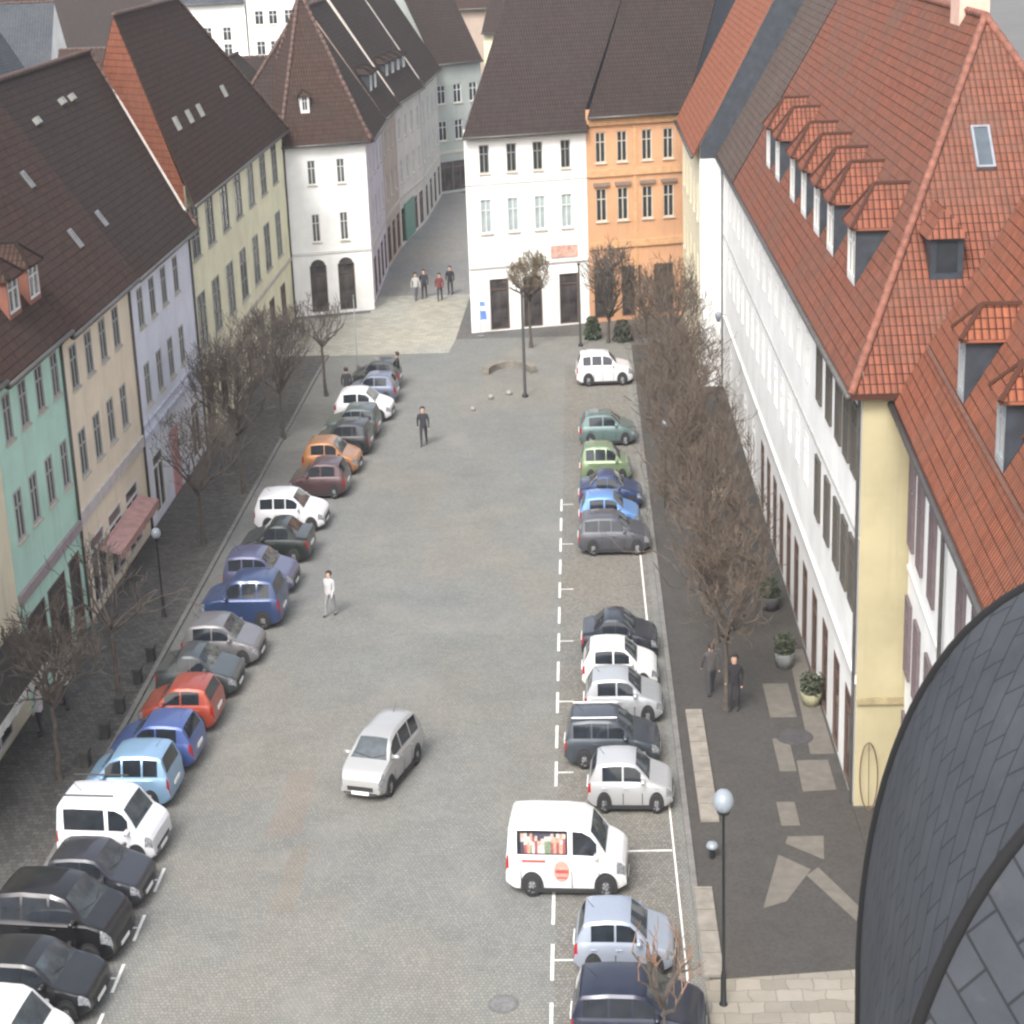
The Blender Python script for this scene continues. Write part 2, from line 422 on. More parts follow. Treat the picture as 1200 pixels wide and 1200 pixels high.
# ------------------------------------------------------------------ windows and buildings
WM = {}
def window_meshes(wd, h, style, fm, gm):
    key = (round(wd, 2), round(h, 2), style, fm.name, gm.name)
    if key in WM: return WM[key]
    b = bmesh.new(); t = min(0.07, wd * 0.1)
    box(b, 0, t, -0.05, 0.03, 0, h); box(b, wd - t, wd, -0.05, 0.03, 0, h)
    box(b, t, wd - t, -0.048, 0.028, 0, t); box(b, t, wd - t, -0.048, 0.028, h - t, h)
    if style in ('cross', 'tall'):
        box(b, wd / 2 - t * 0.45, wd / 2 + t * 0.45, -0.045, 0.026, t, h - t)
        zc = h * (0.66 if style == 'cross' else 0.72)
        box(b, t, wd / 2 - t * 0.46, -0.042, 0.024, zc, zc + t * 0.8); box(b, wd / 2 + t * 0.46, wd - t, -0.042, 0.024, zc, zc + t * 0.8)
        if style == 'tall':
            box(b, t, wd / 2 - t * 0.46, -0.03, 0.02, h * 0.36, h * 0.36 + t * 0.6); box(b, wd / 2 + t * 0.46, wd - t, -0.03, 0.02, h * 0.36, h * 0.36 + t * 0.6)
    elif style == 'shop':
        box(b, t, wd - t, -0.045, 0.026, h * 0.78, h * 0.78 + t)
        if wd > 1.6: box(b, wd / 2 - t / 2, wd / 2 + t / 2, -0.04, 0.02, t, h * 0.78)
    elif style == 'door':
        box(b, t, wd - t, -0.03, 0.02, t, h * 0.35)
        box(b, t, wd - t, -0.035, 0.02, h * 0.8, h * 0.8 + t)
    fme = mesh_of('window_frame', b, fm)
    b = bmesh.new()
    box(b, t * 0.6, wd - t * 0.6, 0.0, 0.012, t * 0.6, h - t * 0.6)
    gme = mesh_of('pane', b, gm)
    b = bmesh.new()
    box(b, -0.06, wd + 0.06, -0.09, 0.03, -0.08, -0.005)
    sme = mesh_of('sill', b, STONE)
    WM[key] = (fme, gme, sme)
    return WM[key]

def add_window(root, u, v, wd, h, depth, style='cross', fm=WHITE, gm=GLASS, sill=True, name=None):
    fme, gme, sme = window_meshes(wd, h, style, fm, gm)
    nm = name or ('shop_window' if style == 'shop' else 'door' if style == 'door' else 'window')
    o = bpy.data.objects.new(nm, fme); o.location = (u, depth, v); link(o, root)
    p = bpy.data.objects.new('pane', gme); link(p, o)
    if sill:
        s = bpy.data.objects.new('sill', sme); s.location = (0, -depth, 0); link(s, o)
    return o

def wall_with_holes(bm, W, z0, z1, holes, depth, mi=0, sk=0.0):
    """front wall in the plane y = 0, facing -y, with reveals"""
    us = sorted({0.0, W, *[h[0] for h in holes], *[h[0] + h[2] for h in holes]})
    vs = sorted({z0, z1, *[h[1] for h in holes], *[h[1] + h[3] for h in holes]})
    for i in range(len(us) - 1):
        for j in range(len(vs) - 1):
            cu, cv = (us[i] + us[i + 1]) / 2, (vs[j] + vs[j + 1]) / 2
            if any(h[0] < cu < h[0] + h[2] and h[1] < cv < h[1] + h[3] for h in holes): continue
            quad(bm, [(us[i], 0, vs[j]), (us[i + 1], 0, vs[j]), (us[i + 1], 0, vs[j + 1]), (us[i], 0, vs[j + 1])], mi)
    for h in holes:
        a, b, c, d = h[0], h[0] + h[2], h[1], h[1] + h[3]
        D = depth
        quad(bm, [(a, 0, c), (a, D, c), (a, D, d), (a, 0, d)], mi); quad(bm, [(b, 0, c), (b, 0, d), (b, D, d), (b, D, c)], mi)
        quad(bm, [(a, 0, c), (b, 0, c), (b, D, c), (a, D, c)], mi); quad(bm, [(a, 0, d), (a, D, d), (b, D, d), (b, 0, d)], mi)

def roof_mesh(W, D, ze, zr, ry, ov, oL, oR, hL, hR, sk, t=0.16, mi=(0, 0, 0, 0)):
    b = bmesh.new()
    def S(x, y): return x + sk * max(y, 0)
    E1 = (S(-oL, -ov), -ov, ze); E2 = (S(W + oR, -ov), -ov, ze)
    zb = zr - (zr - ze) * (D + ov - ry) / (ry + ov)
    E3 = (S(W + oR, D + ov), D + ov, zb); E4 = (S(-oL, D + ov), D + ov, zb)
    R1 = (S(hL if hL else -oL, ry), ry, zr); R2 = (S(W - hR if hR else W + oR, ry), ry, zr)
    def face(pts, m):
        o = Vector(pts[0]); e = (Vector(pts[1]) - o).normalized()
        n = e.cross(Vector(pts[2]) - o).normalized(); u2 = n.cross(e)
        uv = [((Vector(p) - o).dot(e), (Vector(p) - o).dot(u2)) for p in pts]
        quad(b, pts, m, uv)
        quad(b, [(p[0], p[1], p[2] - t) for p in reversed(pts)], m, list(reversed(uv)))
    face([E1, E2, R2, R1], mi[0]); face([E3, E4, R1, R2], mi[1])
    rim = [E1, E2]
    if hR: face([E2, E3, R2], mi[2]); rim += [E3]
    else: rim += [R2, E3]
    rim += [E4]
    if hL: face([E4, E1, R1], mi[3])
    else: rim += [R1]
    for p, q in zip(rim, rim[1:] + rim[:1]):
        quad(b, [(p[0], p[1], p[2] - t), (q[0], q[1], q[2] - t), q, p], mi[0], [(0, 0), (0.1, 0), (0.1, 0.1), (0, 0.1)])
    edges = [(R1, R2)]
    if hL: edges += [(E1, R1), (E4, R1)]
    if hR: edges += [(E2, R2), (E3, R2)]
    return b, edges

def building(name, label, cat, origin, rz, W, D, ze, zr, wall, roof, rows=(), depth=0.12, ry=None, ov=0.45, oL=0.0, oR=0.0, hL=0, hR=0,
             sk=0.0, side=None, roof_mats=None, roof_mi=(0, 0, 0, 0), z0=-0.02, group=None, cornice=None, bands=(), ridge_col=None, gutter=True, base=None):
    if rz == LR and 'house' in name or name == 'yellow_building': depth = 0.05
    ry = D / 2 if ry is None else ry
    root = empty(name, (origin[0], origin[1], 0), rz)
    tag(root, label, cat, group)
    holes = []
    for r in rows:
        for u in r['u']:
            holes.append((u - r['w'] / 2, r['v'], r['w'], r['h'], r))
    s = (zr - ze) / (ry + ov)
    zt = ze + s * ov - 0.10
    b = bmesh.new()
    def S(x, y): return x + sk * y
    wall_with_holes(b, W, z0, zt, holes, depth)
    zb = zr - (zr - ze) * (D + ov - ry) / (ry + ov)
    ztb = zb + s * ov - 0.10
    for x, hip in ((0.0, hL), (W, hR)):
        zh = ze - 0.20
        top = [(S(x, D), D, zh), (x, 0, zh)] if hip else [(S(x, D), D, ztb), (S(x, ry), ry, zr - 0.12), (x, 0, zt)]
        pts = [(x, 0, z0), (S(x, D), D, z0)] + top
        if x > 0: pts = pts
        else: pts = pts[::-1]
        quad(b, pts, 1 if side is not None else 0)
    quad(b, [(S(W, D), D, z0), (S(0, D), D, z0), (S(0, D), D, ztb), (S(W, D), D, ztb)])
    bmesh.ops.remove_doubles(b, verts=b.verts[:], dist=0.0005)
    obj('wall', b, [wall] + ([side] if side is not None else []), root)
    rb, edges = roof_mesh(W, D, ze, zr, ry, ov, oL, oR, hL, hR, sk, mi=roof_mi)
    ro = obj('roof', rb, roof_mats or [roof], root)
    b = bmesh.new()
    for p, q in edges:
        p = Vector(p); q = Vector(q); n = max(2, int((q - p).length / 0.4))
        for k in range(n):
            a0 = p.lerp(q, k / n) + Vector((0, 0, 0.01)); a1 = p.lerp(q, (k + 0.96) / n) + Vector((0, 0, 0.025))
            tube(b, a0, a1, 0.11, 0.125, 6)
    obj('ridge_tiles', b, ridge_col or plain('ridge_clay', (0.085, 0.05, 0.04), 0.85, var=0.3), ro, smooth=True)
    if gutter:
        b = bmesh.new()
        tube(b, (-oL, -ov - 0.07, ze - 0.08), (W + oR, -ov - 0.07, ze - 0.08), 0.085, 0.085, 8)
        obj('gutter', b, COPPER, root, smooth=True)
    for (u, v, wd, h, r) in holes:
        gm = r.get('glass', GLASS)
        if isinstance(gm, (list, tuple)): gm = gm[int(u * 7 + v) % len(gm)]
        add_window(root, u, v, wd, h, depth - 0.02, r.get('style', 'cross'), r.get('frame', WHITE), gm, r.get('sill', True), r.get('name'))
    for (v0, v1, out, m) in bands:
        b = bmesh.new(); box(b, 0.02, W - 0.02, -out, 0.02, v0, v1)
        obj('string_course', b, m, root)
    return root

def dormer(root, u, yf, zf, wd, h, pitch, slope_y, slope_z0, slope, tile, cheek, front, frame=WHITE, rise=None, hipf=0.45, glass=GLASS):
    """a hipped dormer standing on the front roof slope; slope: z = slope_z0 + slope * (y - slope_y)"""
    def back(z): return slope_y + (z - slope_z0) / slope
    ze, zr = zf + h, zf + h + (rise if rise else wd * 0.45)
    b = bmesh.new()
    x0, x1 = u - wd / 2, u + wd / 2
    # cheeks and front wall
    for x, fl in ((x0, 1), (x1, 0)):
        pts = [(x, yf, zf - 0.2), (x, yf, ze), (x, back(ze) + 0.05, ze)]
        quad(b, pts if fl == 0 else pts[::-1], 1)
    m = 0.10
    hh = [(x0 + m, zf + 0.15, wd - 2 * m, h - 0.27)]
    bb = bmesh.new(); wall_with_holes(bb, wd, zf - 0.2, ze, [(m, zf + 0.15, wd - 2 * m, h - 0.27)], 0.06)
    for f_ in bb.faces:
        quad(b, [(v.co.x + x0, v.co.y + yf, v.co.z) for v in f_.verts], 0)
    bb.free()
    d = obj('dormer', b, [front, cheek], root)
    o = 0.14
    b = bmesh.new()
    A = (x0 - o, yf - o, ze - 0.06); Bp = (x1 + o, yf - o, ze - 0.06)
    A2 = (x0 - o, back(ze - 0.06) + 0.05, ze - 0.06); B2 = (x1 + o, back(ze - 0.06) + 0.05, ze - 0.06)
    Rf = (u, yf + hipf, zr); Rb = (u, back(zr) + 0.05, zr)
    def face(pts):
        oo = Vector(pts[0]); e = (Vector(pts[1]) - oo).normalized(); n = e.cross(Vector(pts[2]) - oo).normalized(); u2 = n.cross(e)
        uv = [((Vector(p) - oo).dot(e), (Vector(p) - oo).dot(u2)) for p in pts]
        quad(b, pts, 0, uv); quad(b, [(p[0], p[1], p[2] - 0.07) for p in reversed(pts)], 0, list(reversed(uv)))
    face([A, Bp, Rf]); face([Bp, B2, Rb, Rf]); face([A2, A, Rf, Rb])
    for p, q in ((A, Bp), (Bp, B2), (A2, A)):
        quad(b, [(p[0], p[1], p[2] - 0.07), (q[0], q[1], q[2] - 0.07), q, p], 0, [(0, 0), (.1, 0), (.1, .1), (0, .1)])
    for p, q in ((Rf, Rb), (A, Rf), (Bp, Rf)):
        tube(b, Vector(p) + Vector((0, 0, .01)), Vector(q) + Vector((0, 0, .01)), 0.06, 0.06, 5)
    obj('dormer_roof', b, tile, d)
    fme, gme, sme = window_meshes(wd - 2 * m, h - 0.27, 'cross', frame, glass)
    wo = bpy.data.objects.new('dormer_window', fme); wo.location = (x0 + m, yf + 0.055, zf + 0.15); link(wo, d)
    po = bpy.data.objects.new('dormer_pane', gme); po.location = (x0 + m, yf + 0.055, zf + 0.15); link(po, d)
    return d

def skylight(root, u, yc, wd, h, slope_y, slope_z0, slope, fm=WHITE, gm=PALEGLASS, lift=0.10, name='skylight'):
    """roof window lying on the front slope"""
    a = math.atan(slope)
    z = slope_z0 + slope * (yc - slope_y)
    b = bmesh.new(); t = 0.07
    box(b, -wd / 2, -wd / 2 + t, -h / 2, h / 2, -0.02, lift); box(b, wd / 2 - t, wd / 2, -h / 2, h / 2, -0.02, lift)
    box(b, -wd / 2 + t, wd / 2 - t, -h / 2, -h / 2 + t, -0.02, lift - 0.004); box(b, -wd / 2 + t, wd / 2 - t, h / 2 - t, h / 2, -0.02, lift - 0.004)
    o = obj(name, b, fm, root, loc=(u, yc, z), rot=(a, 0, 0))
    b = bmesh.new(); box(b, -wd / 2 + t * .8, wd / 2 - t * .8, -h / 2 + t * .8, h / 2 - t * .8, 0, lift - 0.03)
    obj('pane', b, gm, o)
    return o

LR, RR = R(90), R(-90)
XL, XR = -17.8, 7.1

# --- left row (facades face the square; local x runs away from the camera)
w_mint = render_wall('mint_render', (0.48, 0.72, 0.60))
w_peach = render_wall('peach_render', (0.82, 0.71, 0.54))
w_lav = render_wall('lavender_render', (0.73, 0.755, 0.83))
w_yel = render_wall('straw_yellow_render', (0.82, 0.79, 0.56))
w_white = render_wall('white_render', (0.80, 0.80, 0.78), 0.2)
w_cream = render_wall('cream_render', (0.74, 0.68, 0.50))
w_gold = render_wall('golden_yellow_render', (0.41, 0.36, 0.225), 0.3)
w_orange = render_wall('orange_render', (0.55, 0.31, 0.175))

y0 = 40.0
b0 = building('corner_house', 'pale yellow house at the left edge, only its corner showing beside the mint house', 'house', (XL, y0), LR, 14.15, 9.4, 10.9, 18.2,
              w_cream, T_BROWN, rows=[dict(u=[2, 4.5, 7, 9.5, 12], v=5.5, w=0.95, h=1.5), dict(u=[2, 4.5, 7, 9.5, 12], v=8.6, w=0.95, h=1.5), dict(u=[3, 7, 11], v=0.2, w=2.6, h=2.6, style='shop', glass=SHOPGLASS, sill=False)])
y0 = 54.2
b1 = building('green_house', 'mint green town house with dark shop front and dormers in its brown roof', 'house', (XL, y0), LR, 7.6, 9.4, 10.72, 18.2,
              w_mint, T_BROWN, rows=[dict(u=[1.15, 2.9, 4.8, 6.7], v=8.65, w=0.85, h=1.5, frame=GREYJ2, glass=[GLASS, CURTAIN, GLASS]), dict(u=[1.15, 2.9, 4.8, 6.7], v=5.45, w=0.85, h=1.6, frame=GREYJ2, glass=[GLASS, GLASS, CURTAIN]),
                                     dict(u=[1.6, 4.1], v=0.45, w=2.1, h=2.5, style='shop', frame=BROWNJ, glass=SHOPGLASS, sill=False), dict(u=[6.4], v=0.0, w=1.3, h=3.0, style='door', frame=BROWNJ, glass=SHOPGLASS, sill=False)],
              bands=[(3.6, 3.95, 0.12, plain('mauve_fascia', (0.30, 0.25, 0.25), 0.8)), (0.02, 3.59, 0.03, plain('brown_shop_front', (0.13, 0.085, 0.07), 0.7, var=0.3))][:1])
s1 = (18.2 - 10.72) / (4.7 + 0.45)
for u in (4.4, 6.75):
    dormer(b1, u, 0.35, 10.72 + s1 * 0.8, 1.35, 1.35, 1, -0.45, 10.72, s1, T_BROWN, plain('red_brown_boards', (0.19, 0.075, 0.05), 0.8), plain('red_brown_boards', (0.19, 0.075, 0.05), 0.8), glass=CURTAIN)
y0 = 61.82
b2 = building('peach_house', 'peach town house with red awning over its shop, left of the lavender house', 'house', (XL, y0), LR, 10.2, 9.4, 10.5, 18.1,
              w_peach, T_BROWN, rows=[dict(u=[1.5, 3.6, 5.7, 7.8], v=8.3, w=0.95, h=1.55, frame=GREYJ2, glass=[CURTAIN, GLASS]), dict(u=[1.5, 3.6, 5.7, 7.8], v=5.15, w=0.95, h=1.65, frame=GREYJ2, glass=[GLASS, CURTAIN, GLASS]),
                                      dict(u=[2.0, 4.8, 7.6], v=0.3, w=2.1, h=2.5, style='shop', glass=SHOPGLASS, sill=False)],
              bands=[(3.7, 4.15, 0.10, plain('pale_fascia', (0.52, 0.47, 0.45), 0.8))])
s2 = (18.1 - 10.5) / (4.7 + 0.45)
skylight(b2, 6.99, 0.99, 0.3, 0.8, -0.45, 10.5, s2, fm=ZINC, gm=GLASS); skylight(b2, 6.9, 2.5, 0.3, 0.7, -0.45, 10.5, s2, fm=ZINC, gm=GLASS)
y0 = 72.04
b3 = building('lavender_house', 'pale lavender town house with a pink shop door beside the yellow building', 'house', (XL, y0), LR, 12.1, 9.4, 10.45, 18.05,
              w_lav, T_DARK, rows=[dict(u=[1.8, 4.0, 6.3, 8.8], v=8.15, w=0.95, h=1.6, frame=GREYJ2, glass=[GLASS, CURTAIN]), dict(u=[1.8, 4.1, 6.4, 8.8], v=4.95, w=0.95, h=1.7, frame=GREYJ2, glass=[GLASS, GLASS, CURTAIN]),
                                   dict(u=[2.2, 10.2], v=0.3, w=1.9, h=2.5, style='shop', glass=SHOPGLASS, sill=False),
                                   dict(u=[5.6], v=0.0, w=1.5, h=2.9, style='door', frame=plain('pink_door_paint', (0.52, 0.24, 0.24), 0.6), glass=plain('pink_door', (0.50, 0.25, 0.25), 0.5), sill=False)],
              bands=[(3.75, 4.0, 0.14, plain('lavender_cornice', (0.50, 0.52, 0.60), 0.8)), (4.25, 4.4, 0.06, plain('lavender_cornice', (0.50, 0.52, 0.60), 0.8))], hR=-4.17)
s3 = (18.05 - 10.45) / (4.7 + 0.45)
skylight(b3, 1.1, 1.05, 0.3, 0.7, -0.45, 10.45, s3, fm=ZINC, gm=GLASS)
for u, yy in ((2.3, 3.55), (7.0, 3.75), (8.6, 3.75)):
    skylight(b3, u, yy, 0.42, 0.28, -0.45, 10.45, s3, fm=GREYJ, name='roof_vent', lift=0.2)
y0 = 84.2
b4 = building('yellow_building', 'long straw yellow building with two rows of tall windows and a tile-hung orange gable', 'building', (XL, y0), LR, 29.2, 8.0, 11.45, 19.7,
              w_yel, T_BROWN, rows=[dict(u=[1.6, 5.3, 9.3, 13.2, 17.2, 21.4, 25.6], v=8.75, w=1.9, h=2.5, style='tall', frame=GREYJ, glass=[CURTAIN, GLASS, CURTAIN]), dict(u=[1.6, 5.3, 9.2, 13.1, 17.2, 21.2, 25.4], v=4.5, w=1.9, h=2.6, style='tall', frame=GREYJ, glass=[CURTAIN, CURTAIN, GLASS]),
                                    dict(u=[1.7, 5.4, 9.3, 13.2, 17.2, 21.2, 25.4], v=0.4, w=1.7, h=2.4, style='tall', frame=BROWNJ, glass=SHOPGLASS)],
              bands=[(3.55, 3.75, 0.08, STONE)], hR=15.0, ry=3.1, side=tiles('gable_tiles', (0.235, 0.085, 0.05), (0.19, 0.07, 0.042), (0.06, 0.028, 0.022), (0.17, 0.078, 0.055)), sk=0.9, ov=0.4)
# the gable wall is tile hung: give it UVs in metres
me = [c for c in b4.children if c.name.startswith('wall')][0].data
uvl = me.uv_layers.new(name='UVMap')
for p in me.polygons:
    for li in p.loop_indices:
        v = me.vertices[me.loops[li].vertex_index].co
        uvl.data[li].uv = (v.y * 1.3, v.z)
b = bmesh.new()
tube(b, (-0.03, 0.02, 10.45 + s3 * 0.47 + 0.05), (0.9 * 4.7 - 0.03, 4.7, 18.1), 0.07, 0.07, 5)
obj('verge_flashing', b, plain('pale_lead', (0.42, 0.40, 0.37), 0.7), b4)
s4 = (19.7 - 11.45) / (3.1 + 0.4)
for u, yy in ((4.0, 0.95), (7.0, 0.95), (9.7, 0.95), (17, 1.05)):
    skylight(b4, u, yy, 0.45, 0.65, -0.4, 11.45, s4, fm=GREYJ, lift=0.14)

for bb, Wd, zt_ in ((b1, 7.6, 10.7), (b2, 10.2, 10.5), (b3, 12.1, 10.4), (b4, 29.2, 11.4)):
    b = bmesh.new(); tube(b, (Wd - .06, -.07, .06), (Wd - .06, -.07, zt_ - .5), .05, .05, 6); tube(b, (Wd - .06, -.07, zt_ - .5), (Wd - .06, -.42, zt_ - .12), .05, .05, 6)
    obj('drainpipe', b, COPPER, bb, smooth=True)

# --- white house on the street corner
b5 = building('white_corner_house', 'white hipped-roof house at the mouth of the side street with two arched shop windows', 'house', (-17.75, 113.5), math.atan2(1.6, 4.8), 5.0, 9.5, 10.45, 18.6,
              w_white, T_BROWN, rows=[dict(u=[1.6, 3.4], v=8.0, w=0.5, h=1.45, glass=CURTAIN), dict(u=[1.65, 3.4], v=4.5, w=0.5, h=1.7, glass=CURTAIN), dict(u=[1.6, 3.35], v=0.15, w=1.05, h=2.9, style='shop', frame=BROWNJ, glass=SHOPGLASS, sill=False)],
              ov=0.35, oL=0.3, oR=0.3, hL=2.3, hR=2.3, bands=[(3.75, 3.9, 0.07, WHITE)])
for u in (1.6, 3.35):
    b = bmesh.new(); v = [b.verts.new((u + .46 * math.cos(PI * k / 12), -.012, 3.0 + .42 * math.sin(PI * k / 12))) for k in range(13)]
    q = [b.verts.new((p_.co.x, .02, p_.co.z)) for p_ in v]; b.faces.new(v[::-1])
    for k in range(12): b.faces.new([v[k], v[k + 1], q[k + 1], q[k]])
    obj('arched_fanlight', b, SHOPGLASS, b5)
s5 = (18.6 - 10.45) / (4.75 + 0.35)
dormer(b5, 1.6, 0.75, 10.45 + s5 * 1.1, 0.55, 1.1, 1, -0.35, 10.45, s5, T_BROWN, WHITE, WHITE, rise=0.25)

# --- houses down the side street
def street_house(p, q, label, wall, roof, ze, zr, D, nwin, group='houses along the side street', rows=None, **kw):
    dx, dy = q[0] - p[0], q[1] - p[1]; W = math.hypot(dx, dy) - 0.02
    us = [W * (k + 0.5) / nwin for k in range(nwin)]
    return building('street_house', label, 'house', p, math.atan2(dy, dx), W, D, ze, zr, wall, roof,
                    rows=rows or [dict(u=us, v=7.6, w=0.9, h=1.6), dict(u=us, v=4.5, w=0.9, h=1.7), dict(u=us, v=0.2, w=1.9, h=2.5, style='shop', frame=BROWNJ, glass=SHOPGLASS, sill=False)],
                    ov=0.4, group=group, bands=[(3.4, 3.6, 0.07, STONE)], **kw)
h1 = street_house((-13.15, 117.2), (-13.4, 128.5), 'lilac house in the side street next to the white corner house', render_wall('lilac_render', (0.60, 0.53, 0.58)), T_DARK, 10.2, 17.6, 9, 4, hL=5.0)
h2 = street_house((-13.4, 128.6), (-13.2, 137), 'brownish beige house in the side street, behind the lilac one', render_wall('tan_render', (0.46, 0.37, 0.31)), T_DARK, 10.3, 17.8, 9, 3)
h3 = street_house((-13.2, 137.1), (-12.3, 148), 'light stone house in the side street with pale bands and green shop front', render_wall('light_beige_render', (0.60, 0.55, 0.50)), T_DARK, 10.5, 18.2, 9, 4)
h5 = street_house((-12.25, 148.1), (-11.95, 162.3), 'pale grey house in the side street beyond the stone one with green shop front', render_wall('pale_grey_render', (0.52, 0.50, 0.47)), T_DARK, 10.7, 18.4, 9, 4)
for hh, n in ((h3, 4), (h2, 2)):
    for k in range(n):
        dormer(hh, 1.5 + k * 2.4, 0.7, 12.1, 1.0, 1.1, 1, -0.4, 10.4, 1.5, T_DARK, SLATE, WHITE, rise=0.3)
h4 = street_house((-12.3, 162.5), (-8.4, 166), 'grey green house closing the view at the end of the side street', render_wall('grey_green_render', (0.36, 0.39, 0.36)), T_DARK, 11.0, 18.5, 10, 3)
b = bmesh.new(); box(b, 1.5, 5.6, -0.12, 0.0, 0.2, 2.9)
obj('shop_front', b, plain('green_shop_front', (0.10, 0.22, 0.17), 0.6), h3)

# --- white and orange buildings across the end of the square
ca = math.atan2(1.9, 6.95)
bw = building('white_shop_building', 'white building facing the square with big brown roof and three shop windows', 'building', (-6.55, 107.6), ca, 7.18, 14, 11.35, 20.5,
              w_white, T_GREYBR, rows=[dict(u=[1.15, 2.75, 4.3, 5.95], v=9.2, w=0.58, h=1.6, frame=GREYJ), dict(u=[1.15, 2.75, 4.35, 5.95], v=5.75, w=0.66, h=1.95, frame=WHITE, glass=PALEGLASS),
                                       dict(u=[1.75, 3.75, 5.95], v=0.05, w=1.15, h=3.0, style='shop', frame=BROWNJ, glass=SHOPGLASS, sill=False)],
              ov=0.4, oL=0.15, sk=0.76, bands=[(8.55, 8.65, 0.05, WHITE), (3.75, 3.9, 0.1, WHITE)])
b = bmesh.new(); box(b, 4.9, 6.5, -0.09, -0.002, 4.05, 4.75)
obj('shop_sign', b, plain('faded_red_sign', (0.50, 0.30, 0.24), 0.6, var=0.35, scale=6), bw)
p1 = (-6.55 + 7.2 * math.cos(ca), 107.6 + 7.2 * math.sin(ca))
ST2 = plain('ochre_trim', (0.50, 0.29, 0.15), 0.85)
bo = building('orange_building', 'orange ornate building with moulded window heads, between the white building and the cream one', 'building', p1, ca, 5.9, 14, 12.05, 20.8,
              w_orange, T_DARK, rows=[dict(u=[0.85, 2.15, 3.65, 4.95], v=9.35, w=0.62, h=1.75, frame=STONE), dict(u=[0.85, 2.15, 3.65, 4.95], v=5.95, w=0.66, h=1.9, frame=STONE),
                                      dict(u=[0.9, 2.6, 4.6], v=0.2, w=1.2, h=3.0, style='shop', frame=BROWNJ, glass=SHOPGLASS, sill=False)],
              ov=0.4, sk=0.76, side=SLATE, bands=[(8.55, 8.95, 0.12, ST2), (4.35, 4.75, 0.12, ST2), (11.5, 11.95, 0.2, ST2)])
for u in (0.85, 2.15, 3.65, 4.95):
    b = bmesh.new(); box(b, u - 0.48, u + 0.48, -0.16, 0.0, 8.0, 8.2)
    obj('window_hood', b, plain('dark_stone_hood', (0.20, 0.15, 0.12), 0.85), bo)
b = bmesh.new(); box(b, 2.78, 3.0, -0.06, 0.0, 0.1, 11.4)
obj('pilaster', b, ST2, bo)

# --- right row (local x runs towards the camera)
br1 = building('cream_building', 'tall cream building with slate gable above the long white one', 'building', (5.9, 109.2), RR, 15.9, 9.6, 11.75, 21.6,
               w_cream, T_FARORANGE, rows=[dict(u=[2, 5, 8, 11, 14], v=8.3, w=0.9, h=1.8), dict(u=[2, 5, 8, 11, 14], v=4.8, w=0.9, h=1.8), dict(u=[2.5, 7, 11.5], v=0.1, w=2.0, h=2.8, style='shop', glass=SHOPGLASS, sill=False)],
               depth=0.18, ov=0.35, side=w_white, oR=0.05)
# slate hanging on the gable above the lower neighbour
b = bmesh.new()
sr = (21.6 - 11.75) / (4.8 + 0.35)
for (ya, yb) in ((0.0, 4.8), (4.8, 9.6)):
    def zz(y): return 11.75 + sr * (min(y, 9.6 - y) + 0.35) - 0.2
    n = 24
    for k in range(n):
        a_, c_ = ya + (yb - ya) * k / n, ya + (yb - ya) * (k + 1) / n
        quad(b, [(15.93, a_, 11.6), (15.93, c_, 11.6), (15.93, c_, zz(c_)), (15.93, a_, zz(a_))])
obj('slate_gable', b, SLATE, br1)
NEARW = [93.25 - y for y in (55.35, 53.1, 51.05, 49.4, 47.85)]
FARW = [93.25 - y for y in (58.6, 61.0, 63.4, 65.8, 68.2, 70.6, 73, 75.4, 77.8, 80.2, 82.6, 85, 87.4, 89.8)]
br2 = building('white_terrace', 'long white building with orange hipped roof, row of dormers and yellow end wall', 'building', (XR, 93.25), RR, 46.4, 9.3, 11.75, 20.35,
               w_white, T_ORANGE, rows=[dict(u=FARW, v=9.0, w=0.95, h=1.7, glass=WASHEDGLASS, sill=False),
                                        dict(u=FARW, v=5.6, w=0.95, h=1.7, glass=WASHEDGLASS, sill=False),
                                        dict(u=[93.25 - y for y in (48.2, 50.6, 53.2, 55.8, 58.4, 60.9, 63.3, 65.7, 68.1, 70.5, 73)], v=0.1, w=1.15, h=2.75, style='shop', frame=BROWNJ, glass=SHOPGLASS, sill=False),
                                        dict(u=[93.25 - y for y in (77, 81, 85, 89)], v=0.1, w=1.3, h=2.6, style='shop', glass=SHOPGLASS, sill=False)],
               depth=0.05, ov=0.35, hR=9.3, oR=0.35, side=w_gold, ridge_col=plain('orange_ridge', (0.19, 0.075, 0.05), 0.85, var=0.3),
               bands=[(7.72, 7.80, 0.05, plain('grey_string', (0.34, 0.34, 0.33), 0.9)), (3.6, 3.85, 0.10, WHITE)])
s_r2 = (20.35 - 11.75) / (4.65 + 0.35)
for yw in (53.3, 57.9, 61.3, 64.9, 68.4, 73.6, 77.2):
    dormer(br2, 93.25 - yw, 0.55, 11.75 + s_r2 * 0.90, 1.5, 1.72, 1, -0.35, 11.75, s_r2, T_ORANGE, SLATE, WHITE, rise=1.05, hipf=0.6)
# wide windows at the near end, in shallow projecting timber frames
for v_ in (9.2, 5.5):
    for k, u in enumerate(NEARW):
        wo = add_window(br2, u - 0.5, v_, 1.0, 1.95, -0.035, 'cross', plain('taupe_frame', (0.075, 0.068, 0.058), 0.8), GLASS, False)
